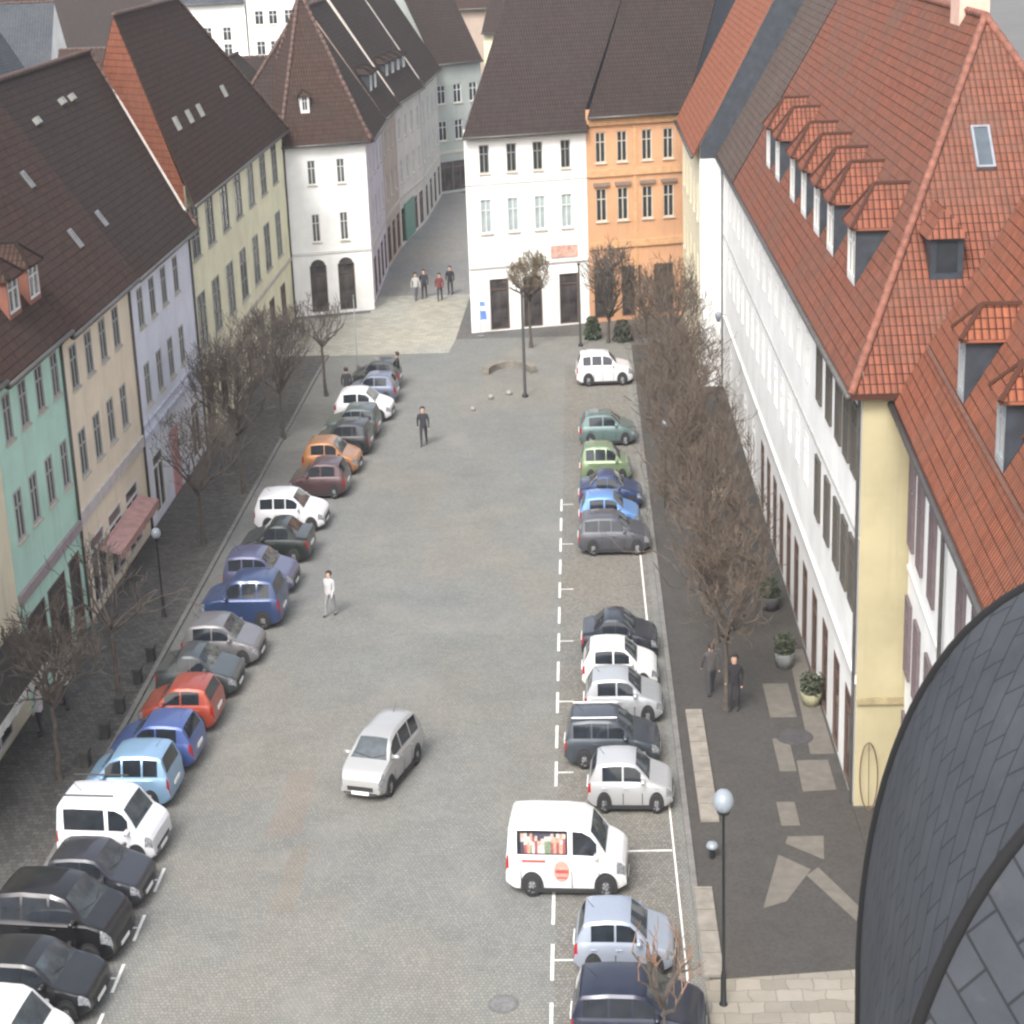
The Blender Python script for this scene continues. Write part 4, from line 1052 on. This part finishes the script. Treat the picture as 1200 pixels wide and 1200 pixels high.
obj('logo_disc', b, plain('logo_pink', (0.56, 0.27, 0.22), 0.5, var=0.2, scale=9), van)
b = bmesh.new(); box(b, -0.25, 0.08, -0.918, -0.913, 0.70, 0.80); box(b, -0.22, 0.04, -0.918, -0.913, 0.55, 0.60); box(b, -1.1, -0.5, -0.915, -0.905, 1.0, 1.07)
obj('advert_stripe', b, plain('logo_red', (0.38, 0.08, 0.07), 0.5), van)
# roof rails on the white van on the left
for o in list(C.objects):
    if o.get('label', '').startswith('white van with black side windows'):
        b = bmesh.new()
        for s in (0.62, -0.62): tube(b, (-1.2, s, 1.97), (0.3, s, 1.97), 0.025, 0.025, 6)
        obj('roof_rail', b, DARKP, o)
    if o.get('label', '').startswith('dark grey estate with light roof rails'):
        b = bmesh.new()
        for s in (0.55, -0.55): tube(b, (-1.15, s, 1.49), (0.15, s, 1.5), 0.03, 0.03, 6)
        obj('roof_rail', b, RIM, o)

# ------------------------------------------------------------------ bare trees
def bare_tree(label, x, y, ht, H, rx, ry, seed, group, n_br=8, depth=5, twig=TWIG, r=0.12, name='bare_tree', kids=2.75, tip=0.009):
    rd = random.Random(seed)
    root = empty(name, (x, y, 0.02))
    tag(root, label, 'tree', group)
    b = bmesh.new()
    prev = Vector((0, 0, 0)); n = 6; lean = (rd.uniform(-.12, .12), rd.uniform(-.2, .2))
    top = Vector((lean[0], lean[1], ht)); rings = []
    for k in range(n + 1):
        q = prev.lerp(top, 0) if k == 0 else Vector((lean[0] * k / n + rd.uniform(-.03, .03), lean[1] * k / n + rd.uniform(-.04, .04), ht * k / n))
        rr = r * (1 - 0.4 * k / n) * (1.35 if k == 0 else 1)
        rings.append([b.verts.new((q.x + .8 * rr * math.cos(2 * PI * j / 9), q.y + rr * math.sin(2 * PI * j / 9), q.z)) for j in range(9)])
        if k == n: top = q
    for u, v in zip(rings, rings[1:]):
        for j in range(9): b.faces.new([u[j], u[(j + 1) % 9], v[(j + 1) % 9], v[j]])
    b.faces.new(rings[-1])
    obj('trunk', b, BARK, root, smooth=True)
    b = bmesh.new(); g = bmesh.new()
    cz, rz_ = (ht + H) / 2 + .15, (H - ht) / 2 + .35
    def grow(p, d, ln, rr, dep):
        bend = Vector((rd.gauss(0, .16), rd.gauss(0, .16), rd.gauss(.06, .12)))
        m1 = p + d * ln * .5; d2 = (d + bend).normalized(); q = m1 + d2 * ln * .5
        e = ((q.x - lean[0]) / rx) ** 2 + ((q.y - lean[1]) / ry) ** 2 + ((q.z - cz) / rz_) ** 2
        if e > 1.15 and dep < depth - 1:
            if rd.random() < .65: return
        bm_ = b if dep >= depth - 1 else g
        sides = 5 if dep >= depth - 1 else 3
        r1 = max(tip, rr * .8)
        tube(bm_, p, m1, rr, r1, sides, cap=False); tube(bm_, m1, q, r1, max(tip * .7, rr * .62), sides, cap=False)
        if dep == 0: return
        nk = int(kids + rd.random())
        for j in range(nk):
            t_ = 1.0 if j < 2 else rd.uniform(.3, .9)
            s0 = q if t_ == 1.0 else (p.lerp(m1, t_ * 2) if t_ < .5 else m1.lerp(q, t_ * 2 - 1))
            spread = rd.uniform(.35, .85)
            a1 = d2.orthogonal().normalized(); a2 = d2.cross(a1); th = rd.uniform(0, 2 * PI)
            nd = d2 * math.cos(spread) + (a1 * math.cos(th) + a2 * math.sin(th)) * math.sin(spread)
            nd.x *= .85; nd.z += .12; nd.normalize()
            grow(s0, nd, ln * rd.uniform(.6, .85), max(tip, rr * rd.uniform(.5, .64)), dep - 1)
    for i in range(n_br):
        th = 2 * PI * (i + rd.uniform(-.3, .3)) / n_br; el = rd.uniform(.35, 1.15)
        d = Vector((rx * math.cos(th) * math.cos(el), ry * math.sin(th) * math.cos(el), max(rx, ry) * math.sin(el))).normalized()
        grow(top - Vector((0, 0, rd.uniform(0, .35))), d, (H - ht) * .30 * (.8 + .45 * ry / max(.6, (H - ht) / 2) * .5), .055, depth)
    obj('limbs', b, BARK, root)
    obj('crown', g, twig, root)
    return root

GT = 'bare trees along the right pavement'
for k, (x, y, hh, rx, ry) in enumerate([(3.95, 53.3, 5.6, 1.15, 2.0), (4.05, 58.8, 6.2, 1.45, 2.5), (4.1, 64.6, 6.3, 1.5, 2.6), (4.0, 70.5, 6.2, 1.5, 2.6), (4.1, 76.5, 6.3, 1.55, 2.8), (4.1, 83, 6.1, 1.6, 2.9), (4.2, 90, 6.1, 1.65, 3.0), (4.4, 97.5, 6.0, 1.7, 3.0)]):
    lab = ['nearest bare brown tree of the right pavement row', 'bare tree behind the nearest one on the right pavement', 'bare tree beside the gap in the parked row on the right', 'bare tree beside the charcoal estate on the right',
           'bare tree beside the navy blue and light green cars', 'bare tree beside the grey-green saloon', 'bare tree between the grey-green saloon and the white off-road car', 'farthest bare tree of the right pavement row'][k]
    bare_tree(lab, x + 0.15, y, 1.7 if k else 2.7, hh + .3, rx * 1.2, ry * 1.1, 10 + k, GT, n_br=11, depth=5, tip=.0105)
GTL = 'bare trees along the left pavement'
for k, (x, y, ht, hh, rx, ry, nb, dp, lab) in enumerate([
        (-15.6, 49.3, 2.5, 5.2, 1.6, 2.3, 11, 5, 'bare tree nearest the camera on the left, before the mint house'),
        (-15.05, 54.6, 2.8, 6.6, 1.3, 2.0, 6, 4, 'thin bare tree by the stone bollards on the left'),
        (-15.3, 70.2, 2.4, 6.3, 1.6, 2.6, 9, 5, 'sparse bare tree in front of the lavender house'),
        (-14.8, 76.9, 2.9, 7.5, 1.75, 2.9, 17, 5, 'dense bare tree in front of the yellow building'),
        (-14.4, 85.6, 2.5, 6.6, 1.65, 2.8, 15, 5, 'second dense bare tree in front of the yellow building'),
        (-13.35, 93.6, 2.8, 6.0, 1.0, 1.9, 7, 4, 'small bare tree in front of the white corner house')]):
    bare_tree(lab, x, y, ht, hh, rx, ry, 40 + k, GTL, n_br=nb, depth=dp, tip=.011, twig=TWIGD)
bare_tree('round-crowned olive brown tree before the white shop building', -3.0, 103.4, 2.9, 5.7, 1.15, 1.6, 61, 'trees at the end of the square', n_br=14, twig=TWIGG, tip=.013)
bare_tree('forked bare tree before the orange building', 1.35, 104.0, 1.6, 6.4, 1.5, 2.0, 62, 'trees at the end of the square', n_br=14, tip=.013, twig=TWIGD)
bare_tree('low bare tree at the right end of the orange building', 3.6, 105.5, 1.2, 4.8, 1.4, 1.8, 63, 'trees at the end of the square', n_br=9, tip=.012)
bare_tree('young bare tree with reddish buds in front of the dark estate, at the bottom edge', 1.35, 34.6, 1.7, 4.4, 0.75, 1.1, 64, None, n_br=6, depth=3, twig=plain('budding_twigs', (0.20, 0.12, 0.08), 0.9, var=0.3), r=0.05, tip=.011)
# evergreen shrubs by the orange building
def shrub(label, x, y, r, h, seed, col):
    rd = random.Random(seed)
    root = empty('shrub', (x, y, 0.02)); tag(root, label, 'shrub', 'shrubs before the orange building')
    b = bmesh.new()
    for k in range(1400):
        th = rd.uniform(0, 2 * PI); u = rd.random() ** 0.4; z = rd.random()
        rr = r * u * (1 - 0.5 * z * z) * rd.uniform(.75, 1.05)
        c = Vector((rr * math.cos(th) * .75, rr * math.sin(th), h * z))
        d1 = Vector((rd.gauss(0, 1), rd.gauss(0, 1), rd.gauss(0, 1))).normalized() * .09; d2 = d1.orthogonal().normalized() * .06
        b.faces.new([b.verts.new(c - d1), b.verts.new(c + d2), b.verts.new(c + d1), b.verts.new(c - d2)])
    obj('leaves', b, plain('shrub_leaves_%d' % seed, col, 0.8, var=0.5, scale=4), root)
    b = bmesh.new(); tube(b, (0, 0, 0), (0, 0, h * .7), .05, .02, 6); obj('stem', b, BARK, root)
shrub('dark green shrub left of the orange building door', 0.5, 105.2, 0.7, 1.2, 1, (0.045, 0.06, 0.035))
shrub('dark green shrub below the forked bare tree', 2.2, 104.5, 0.8, 1.1, 2, (0.05, 0.055, 0.04))

# ------------------------------------------------------------------ street furniture
def lamp_post(label, x, y, h, r=0.05, globe=0.21, group='globe street lamps'):
    root = empty('street_lamp', (x, y, 0.0)); tag(root, label, 'street lamp', group)
    b = bmesh.new(); lathe(b, [(0.14, 0), (0.14, .06), (0.09, .12), (0.085, .8), (r, .95), (r * .8, h - .3), (r * 1.6, h - .26), (r * 1.6, h - .18)], 10, sx=.75)
    obj('pole', b, IRON, root, smooth=True)
    b = bmesh.new(); pr = [(0.02, -globe * 1.05)] + [(globe * math.sin(PI * k / 10), -globe * math.cos(PI * k / 10)) for k in range(1, 10)] + [(0.02, globe)]
    lathe(b, pr, 16, sx=.82, c=(0, 0, h))
    obj('globe', b, MILK, root, smooth=True)
    b = bmesh.new(); lathe(b, [(globe * .62, -globe * .98), (globe * .75, -globe * .6), (globe * .6, -globe * .55)], 12, sx=.82, c=(0, 0, h)); obj('collar', b, IRON, root)
    return root
lamp_post('globe street lamp on the dark pavement at the lower right', 2.80, 37.1, 5.15, globe=0.28)
lamp_post('globe street lamp on the left pavement before the peach house', -15.25, 62.3, 3.2)
lamp_post('globe street lamp among the right pavement trees', 3.2, 73.5, 3.6)
def pole(label, x, y, h, r, m=IRON, name='pole', cat='pole', group=None):
    root = empty(name, (x, y, 0)); tag(root, label, cat, group)
    b = bmesh.new(); lathe(b, [(r * 2, 0), (r * 2, .1), (r, .2), (r * .8, h)], 8, sx=.8); obj('shaft', b, m, root, smooth=True)
    b = bmesh.new(); lathe(b, [(r * 1.3, h), (r * 1.3, h + .08), (.01, h + .16)], 8, sx=.8); obj('cap', b, m, root)
    return root
pole('tall black pole standing on the square before the white shop building', -3.05, 92.4, 5.4, 0.10)
pole('thin grey pole at the far end of the left row of cars', -12.4, 99.7, 3.9, 0.045, ZINC)
pole('dark pole by the white off-road car at the end of the right row', -0.2, 103.4, 4.6, 0.08)
for k, (x, y, lab) in enumerate([(-15.04, 50.1, 'square dark bollard nearest the camera on the left pavement'), (-14.93, 52.1, 'second square dark bollard from the camera on the left pavement'), (-14.9, 54.0, 'third square dark bollard on the left pavement, by the thin bare tree'),
                                 (-14.85, 56.3, 'fourth square dark bollard on the left pavement'), (-14.82, 58.2, 'farthest square dark bollard on the left pavement')]):
    root = empty('bollard', (x, y, 0.06)); tag(root, lab, 'bollard', 'square bollards on the left pavement')
    b = bmesh.new(); box(b, -.13, .13, -.17, .17, 0, .46); bmesh.ops.bevel(b, geom=b.edges[:], offset=.02, segments=1, affect='EDGES')
    obj('post', b, plain('dark_bollard', (0.04, 0.038, 0.036), 0.8, var=0.3), root)
    b = bmesh.new(); box(b, -.15, .15, -.19, .19, .46, .54); obj('cap', b, plain('dark_bollard_cap', (0.055, 0.05, 0.047), 0.8, var=0.3), root)

root = empty('manhole_cover', (-2.2, 37.3, 0.0)); tag(root, 'round iron manhole cover in the cobbles at the bottom of the square', 'manhole cover')
b = bmesh.new(); lathe(b, [(.38, 0.0), (.38, .012), (.36, .014)], 28, sx=.92); obj('frame', b, plain('cast_iron_grey', (0.11, 0.11, 0.108), 0.7, var=0.25, scale=8), root)
b = bmesh.new(); lathe(b, [(.31, .014), (.31, .018), (.30, .02)], 28, sx=.92)
for k in range(-2, 3): box(b, -.22, .22, k * .11 - .02, k * .11 + .02, .02, .026)
obj('lid', b, plain('cast_iron_lid', (0.14, 0.14, 0.138), 0.75, var=0.25, scale=8), root)
b = bmesh.new(); lathe(b, [(.58, 0.06), (.58, .075), (.55, .08)], 28, sx=.95, c=(5.97, 51.2, 0))
tag(obj('tree_grate', b, plain('grate_iron', (0.055, 0.05, 0.052), 0.8, var=0.3, scale=6)), 'round dark plate set in the pale stones of the right pavement', 'grate')
root = empty('bollard_light', (3.02, 43.9, 0.06)); tag(root, 'white-topped low bollard light on the right pavement', 'bollard light')
b = bmesh.new(); lathe(b, [(.09, 0), (.09, .3)], 12, sx=.8); obj('post', b, IRON, root)
b = bmesh.new(); lathe(b, [(.17, .3), (.19, .36), (.14, .44), (.03, .47)], 16, sx=.85); obj('shade', b, MILK, root, smooth=True)

# awnings
def awning(label, x0, y0, y1, z0, z1, out, m, val):
    root = empty('awning', (x0, y0, 0)); tag(root, label, 'awning')
    b = bmesh.new(); n = max(6, int((y1 - y0) / .5))
    for k in range(n):
        a, c = (y1 - y0) * k / n, (y1 - y0) * (k + 1) / n
        sag = 0.02 * math.sin(k)
        quad(b, [(0, a, z1), (out, a, z0 + sag), (out, c, z0 + sag), (0, c, z1)], 0); quad(b, [(0, c, z1 - .03), (out, c, z0 + sag - .03), (out, a, z0 + sag - .03), (0, a, z1 - .03)], 0)
    obj('canopy', b, m, root)
    b = bmesh.new(); n = int((y1 - y0) / .4)
    for k in range(n):
        a = (y1 - y0) * k / n; c = (y1 - y0) * (k + .94) / n
        box(b, out - .012, out + .012, a, c, z0 - .28 - .04 * (k % 2), z0)
    obj('valance', b, val, root)
    b = bmesh.new()
    for yy_ in (.2, y1 - y0 - .2): tube(b, (.02, yy_, z0 - .5), (out - .05, yy_, z0 - .05), .025, .025, 6)
    obj('arm', b, IRON, root)
awning('faded red awning over the shop of the peach house', -17.74, 63.6, 70.2, 2.0, 2.2, 0.8, plain('faded_red_canvas', (0.42, 0.25, 0.23), 0.85, var=0.2), plain('faded_red_valance', (0.36, 0.20, 0.18), 0.85))
awning('black shop awning with a white edge at the left border of the picture', -17.74, 44, 53.2, 2.45, 3.2, 1.1, plain('black_canvas', (0.03, 0.028, 0.027), 0.85, var=0.3), plain('white_valance', (0.62, 0.62, 0.58), 0.8))

# blue banner by the white shop building, wall lamp, hoop, planters, bench
root = empty('banner', (-5.95, 106.6, 0)); tag(root, 'blue and white beach-flag banner beside the white shop building door', 'banner')
b = bmesh.new(); tube(b, (0, 0, 0), (0, 0, 2.4), .02, .015, 6); lathe(b, [(.2, 0), (.2, .04), (.03, .08)], 10); obj('pole', b, ZINC, root)
b = bmesh.new()
for k in range(6):
    z_ = .7 + k * .27
    quad(b, [(.02, .03 * math.sin(k), z_), (.38 - .02 * k, .05 * math.sin(k + 1), z_), (.38 - .02 * (k + 1), .05 * math.sin(k + 2), z_ + .27), (.02, .03 * math.sin(k + 1), z_ + .27)], 0 if k in (1, 2, 4) else 1)
obj('flag', b, [plain('banner_blue', (0.10, 0.22, 0.55), 0.7), plain('banner_white', (0.68, 0.70, 0.74), 0.7)], root)
root = empty('wall_lamp', (7.08, 92.0, 0)); tag(root, 'white lantern on a bracket at the far corner of the long white building', 'wall lamp')
b = bmesh.new(); tube(b, (0, 0, 4.0), (-.35, 0, 4.15), .02, .02, 6); obj('bracket', b, IRON, root)
b = bmesh.new(); lathe(b, [(.08, -.35), (.16, -.1), (.17, .05), (.04, .14)], 10, c=(-.38, 0, 4.05)); obj('lantern', b, MILK, root, smooth=True)
root = empty('hoop', (7.45, 46.55, 0.06)); tag(root, 'thin iron hoop leaning on the yellow end wall', 'hoop')
b = bmesh.new(); n = 28
for k in range(n):
    a0, a1 = 2 * PI * k / n, 2 * PI * (k + 1) / n
    tube(b, (.24 * math.cos(a0), .12 * math.sin(a0), .95 + .95 * math.sin(a0)), (.24 * math.cos(a1), .12 * math.sin(a1), .95 + .95 * math.sin(a1)), .02, .02, 5)
tube(b, (0, -.1, 0.02), (0, .1, 1.88), .012, .012, 5)
obj('ring', b, plain('rusty_iron', (0.12, 0.075, 0.05), 0.8), root)
# low curved stone bench and stones before the white building
b = bmesh.new()
pts_o = [(1.5 * math.cos(R(a)), 2.6 * math.sin(R(a))) for a in range(20, 175, 12)]; pts_i = [(1.15 * math.cos(R(a)), 2.1 * math.sin(R(a))) for a in range(20, 175, 12)]
poly_prism(b, pts_o + pts_i[::-1], 0, .34)
tag(obj('stone_bench', b, plain('bench_stone', (0.17, 0.155, 0.13), 0.9, var=0.25), loc=(-4.0, 96.6, 0.008)), 'low curved stone bench before the white shop building', 'bench')
for k, (x, y, s, lab) in enumerate([(-3.9, 92.9, .2, 'pale boulder left of the tall black pole'), (-4.8, 92.2, .18, 'pale boulder at the foot of the curved stone bench'), (-5.6, 90.0, .16, 'small pale boulder out on the cobbles')]):
    b = bmesh.new(); bmesh.ops.create_icosphere(b, subdivisions=2, radius=s)
    rd = random.Random(k)
    for v in b.verts: v.co = Vector((v.co.x * .8, v.co.y, v.co.z * .75)) * rd.uniform(.88, 1.08)
    tag(obj('boulder', b, plain('pale_boulder', (0.24, 0.23, 0.21), 0.9, var=0.2), loc=(x, y, s * .55), smooth=True), lab, 'boulder', 'boulders by the bench')
def planter(label, x, y, r, h, col):
    root = empty('planter', (x, y, 0.06)); tag(root, label, 'planter', 'planters along the right pavement')
    b = bmesh.new(); lathe(b, [(r * .75, 0), (r, h), (r * .9, h + .02), (r * .85, h - .06)], 16, sx=.8); obj('tub', b, plain('tub_%s' % label[:6], col, 0.8, var=.2), root, smooth=True)
    b = bmesh.new(); rd = random.Random(int(y * 10))
    for k in range(420):
        th = rd.uniform(0, 2 * PI); rr = r * rd.random() ** .5
        c = Vector((rr * math.cos(th) * .8, rr * math.sin(th), h + rd.random() * .55))
        d1 = Vector((rd.gauss(0, 1), rd.gauss(0, 1), rd.gauss(.5, 1))).normalized() * .07; d2 = d1.orthogonal().normalized() * .035
        b.faces.new([b.verts.new(c - d1), b.verts.new(c + d2), b.verts.new(c + d1), b.verts.new(c - d2)])
    obj('plant', b, plain('planter_leaves', (0.05, 0.06, 0.035), 0.8, var=.5, scale=6), root)
planter('round tub with dark greenery by the long white building, before the pale stones', 6.25, 56.6, .42, .5, (0.16, 0.17, 0.17))
planter('greenish tub by the near corner of the long white building', 6.75, 53.6, .42, .4, (0.25, 0.24, 0.15))
planter('dark tub in the shade by the long white building', 6.3, 61.8, .45, .5, (0.06, 0.06, 0.06))
planter('pale tub half way along the long white building', 5.4, 74.0, .5, .7, (0.42, 0.40, 0.30))

# ------------------------------------------------------------------ people
PM = {}
def person_mesh(pose):
    if pose in PM: return PM[pose]
    st = .16 if pose == 'walk' else .04
    J = {'pelvis': (0, 0, .93, .15), 'waist': (0, 0, 1.08, .135), 'chest': (0, .01, 1.30, .165), 'neck': (0, .015, 1.47, .06), 'chin': (0, .03, 1.54, .075), 'head': (0, .025, 1.64, .10), 'crown': (0, .015, 1.73, .07)}
    Ed = [('pelvis', 'waist'), ('waist', 'chest'), ('chest', 'neck'), ('neck', 'chin'), ('chin', 'head'), ('head', 'crown')]
    for s, n in ((1, 'l'), (-1, 'r')):
        f_ = st * s
        J.update({n + 'hip': (.095 * s, 0, .88, .11), n + 'knee': (.10 * s, f_ * .7 + .03, .49, .075), n + 'ank': (.10 * s, f_ * 1.25 - .02, .09, .048), n + 'toe': (.11 * s, f_ * 1.25 + .16, .035, .04),
                  n + 'sh': (.19 * s, 0, 1.40, .075), n + 'elb': (.25 * s, -f_ * .5 - .02, 1.13, .052), n + 'wri': (.25 * s, -f_ * .9 + .06, .88, .036), n + 'hand': (.245 * s, -f_ + .09, .79, .035)})
        Ed += [('pelvis', n + 'hip'), (n + 'hip', n + 'knee'), (n + 'knee', n + 'ank'), (n + 'ank', n + 'toe'), ('chest', n + 'sh'), (n + 'sh', n + 'elb'), (n + 'elb', n + 'wri'), (n + 'wri', n + 'hand')]
    names = list(J)
    me = bpy.data.meshes.new('person_skeleton')
    me.from_pydata([J[n][:3] for n in names], [(names.index(a), names.index(b)) for a, b in Ed], [])
    o = bpy.data.objects.new('person_skeleton', me); C.objects.link(o)
    sk = o.modifiers.new('skin', 'SKIN'); 
    for i, n in enumerate(names):
        v = me.skin_vertices[0].data[i]; v.radius = (J[n][3], J[n][3] * .85); v.use_root = (n == 'pelvis')
    sd = o.modifiers.new('sub', 'SUBSURF'); sd.levels = 2; sd.render_levels = 2
    dg = bpy.context.evaluated_depsgraph_get()
    out = bpy.data.meshes.new_from_object(o.evaluated_get(dg))
    bpy.data.objects.remove(o); bpy.data.meshes.remove(me)
    for p in out.polygons:
        p.use_smooth = True
        z_ = p.center.z; xx = abs(p.center.x)
        if z_ > 1.49: mi = 0
        elif xx > .2 and z_ < .86 and z_ > .72: mi = 0
        elif z_ > .86 or (xx > .18 and z_ > .72): mi = 1
        elif z_ > .09: mi = 2
        else: mi = 3
        p.material_index = mi
    PM[pose] = out
    return out
def person(label, x, y, face, top, legs, pose='stand', h=1.0, hair=(0.03, 0.02, 0.015), z=0.0):
    me = person_mesh(pose).copy(); idx = [p.material_index for p in me.polygons]
    for m in (plain('skin', (0.48, 0.30, 0.22), 0.6, var=.05), plain('top_' + label[:18], top, 0.85), plain('legs_' + label[:18], legs, 0.85), plain('shoes', (0.03, 0.027, 0.025), 0.6)): me.materials.append(m)
    for p, i_ in zip(me.polygons, idx): p.material_index = i_
    root = empty('person', (x, y, z), R(face)); root.scale = (h, h, h)
    tag(root, label, 'person')
    o = bpy.data.objects.new('body', me); link(o, root)
    b = bmesh.new(); bmesh.ops.create_uvsphere(b, u_segments=12, v_segments=8, radius=.125)
    for v in b.verts: v.co = Vector((v.co.x * .93, v.co.y * 1.0 - .01, v.co.z * .95 + 1.685))
    bmesh.ops.delete(b, geom=[f_ for f_ in b.faces if f_.calc_center_median().y > .045 and f_.calc_center_median().z < 1.715 or f_.calc_center_median().z < 1.6], context='FACES')
    obj('hair', b, plain('hair_' + label[:12], hair, 0.8), root, smooth=True)
person('person in dark clothes walking alone up the middle of the square', -7.55, 83.9, 180, (0.025, 0.025, 0.03), (0.03, 0.03, 0.036), 'walk', 1.05)
person('person in pale grey top crossing the cobbles beside the large dark blue off-road car', -9.23, 62.2, 150, (0.42, 0.42, 0.43), (0.22, 0.22, 0.24), 'walk', .95)
person('person in light jacket, leftmost of the group at the street mouth', -10.6, 117.5, 200, (0.42, 0.42, 0.40), (0.12, 0.12, 0.14), 'walk', 1.0)
person('person in dark clothes second in the group at the street mouth', -10.1, 118.0, 180, (0.03, 0.03, 0.035), (0.03, 0.03, 0.04), 'walk', 1.05)
person('person in dark red jacket in the group at the street mouth', -9.05, 117.1, 180, (0.14, 0.03, 0.03), (0.03, 0.03, 0.035), 'walk', 1.0)
person('person in black, rightmost of the group at the street mouth', -8.5, 119.0, 170, (0.02, 0.02, 0.025), (0.03, 0.03, 0.04), 'stand', 1.05)
person('person in black standing at the head of the left row of cars', -9.75, 95.2, 90, (0.02, 0.02, 0.022), (0.03, 0.03, 0.033), 'stand', 1.05)
person('person in dark coat on the left pavement beside the far white car', -12.1, 92.4, 0, (0.03, 0.03, 0.035), (0.04, 0.04, 0.045), 'stand', 1.0, z=0.0)
person('person in black on the right pavement below the nearest bare tree', 4.35, 53.2, 160, (0.015, 0.015, 0.018), (0.025, 0.025, 0.03), 'stand', 1.05, z=.06)
person('person in grey coat on the right pavement under the trees', 3.72, 54.4, 10, (0.06, 0.055, 0.055), (0.04, 0.04, 0.045), 'walk', 1.0, z=.06)
person('person in white shirt under the black awning at the left border', -16.95, 52.3, 90, (0.55, 0.54, 0.52), (0.03, 0.03, 0.04), 'stand', 1.0, z=.06)
person('second person in white shirt near the black awning, farther from the camera', -16.7, 54.3, 60, (0.52, 0.54, 0.53), (0.04, 0.04, 0.045), 'walk', 1.0, z=.06)

# ------------------------------------------------------------------ slate dome beside the camera
def dome(cx, cy, zb, prof, rot, n=8):
    root = empty('slate_dome', (cx, cy, zb), rot)
    tag(root, 'dark slate-covered bell dome right beside the camera at the lower right', 'dome')
    b = bmesh.new(); hips = bmesh.new()
    l = b.loops.layers.uv.verify()
    for k in range(n):
        a0, a1 = 2 * PI * k / n, 2 * PI * (k + 1) / n
        vl = 0
        P_ = [Vector((r0 * math.cos(a0), r0 * math.sin(a0), z0_)) for r0, z0_ in prof]; sd = Vector((-math.sin(a0), math.cos(a0), 0)); prev = None
        for i, p in enumerate(P_):
            tn = (P_[min(i + 1, len(P_) - 1)] - P_[max(i - 1, 0)]).normalized(); nn = sd.cross(tn)
            ring = [hips.verts.new(p + .024 * (sd * math.cos(2 * PI * q / 8) + nn * math.sin(2 * PI * q / 8))) for q in range(8)]
            if prev:
                for q in range(8): hips.faces.new([prev[q], prev[(q + 1) % 8], ring[(q + 1) % 8], ring[q]])
            prev = ring
        for (r0, z0_), (r1, z1_) in zip(prof, prof[1:]):
            ln = math.hypot(r1 - r0, z1_ - z0_)
            P0 = [(r0 * math.cos(a0), r0 * math.sin(a0), z0_), (r0 * math.cos(a1), r0 * math.sin(a1), z0_), (r1 * math.cos(a1), r1 * math.sin(a1), z1_), (r1 * math.cos(a0), r1 * math.sin(a0), z1_)]
            w0, w1 = r0 * math.sin(PI / n), r1 * math.sin(PI / n)
            quad(b, P0, 0, [(-w0, vl), (w0, vl), (w1, vl + ln), (-w1, vl + ln)])
            vl += ln
    bmesh.ops.remove_doubles(b, verts=b.verts[:], dist=.0005)
    obj('slate_cladding', b, M_DOME, root)
    obj('hip_roll', hips, plain('lead_roll', (0.004, 0.004, 0.005), 0.9), root, smooth=True)
    b = bmesh.new()
    rd = random.Random(3)
    for k in range(9):
        i = rd.randrange(3, len(prof) - 4); a = 2 * PI * (rd.randrange(n) + rd.uniform(.2, .8)) / n
        r_ = prof[i][0] * math.cos(PI / n) / math.cos((a % (2 * PI / n)) - PI / n)
        lathe(b, [(.012, -.02), (.02, 0), (.012, .02)], 6, c=(r_ * math.cos(a), r_ * math.sin(a), prof[i][1]))
    obj('slate_nail', b, plain('bright_nail', (0.6, 0.6, 0.6), 0.3, metal=.6), root)
    return root
def slate_mat():
    m, nt, bs = nodes_of('dome_slates')
    uv = nt.nodes.new('ShaderNodeUVMap')
    mp = nt.nodes.new('ShaderNodeMapping'); mp.inputs['Rotation'].default_value = (0, 0, R(33)); nt.links.new(uv.outputs[0], mp.inputs[0])
    ns = noise(nt, mp.outputs[0], 3.0, 3, .5)
    wv = nt.nodes.new('ShaderNodeMix'); wv.data_type = 'RGBA'; wv.inputs[0].default_value = .03
    nt.links.new(mp.outputs[0], wv.inputs[6]); nt.links.new(N(nt, 'ShaderNodeTexNoise', Scale=4.0).outputs['Color'], wv.inputs[7])
    br = nt.nodes.new('ShaderNodeTexBrick')
    for k, v in (('Scale', 1.0), ('Mortar Size', .006), ('Mortar Smooth', .3), ('Brick Width', .25), ('Row Height', .13)): br.inputs[k].default_value = v
    br.inputs['Color1'].default_value = (.050, .055, .064, 1); br.inputs['Color2'].default_value = (.055, .061, .070, 1); br.inputs['Mortar'].default_value = (.026, .028, .032, 1)
    nt.links.new(wv.outputs[2], br.inputs['Vector'])
    c = mixc(nt, .6, br.outputs['Color'], ramp(nt, noise(nt, uv.outputs[0], 1.6, 6, .7), [(.3, (.6, .6, .62)), (.7, (1.2, 1.18, 1.12))]), 'MULTIPLY')
    st = noise(nt, uv.outputs[0], 9, 4, .7)
    c = mixc(nt, ramp(nt, st, [(.62, (0, 0, 0)), (.8, (.3, .3, .3))]), c, (.11, .105, .095))
    nt.links.new(c, bs.inputs['Base Color']); bs.inputs['Roughness'].default_value = .8; bs.inputs['Specular IOR Level'].default_value = .15
    bump(nt, bs, br.outputs['Fac'], -.5, .02)
    return m
M_DOME = slate_mat()
Rr, Zh, pw = 2.899, 2.145, 0.36
prof = [(Rr * 0.99, -3.0), (Rr * 0.995, -1.0)]
for k in range(0, 25):
    a = (k / 25) ** 0.9 * PI * .5
    prof.append((max(0.12, Rr * math.cos(a) ** pw), Zh * math.sin(a)))
prof += [(.6, Zh * 1.02), (.25, Zh + .8), (.05, Zh + 2)]
prof = [p for i, p in enumerate(prof) if i == 0 or p[1] > prof[i - 1][1] + 1e-4]
dome(3.663, 5.883, 19.479, prof, 2.613)
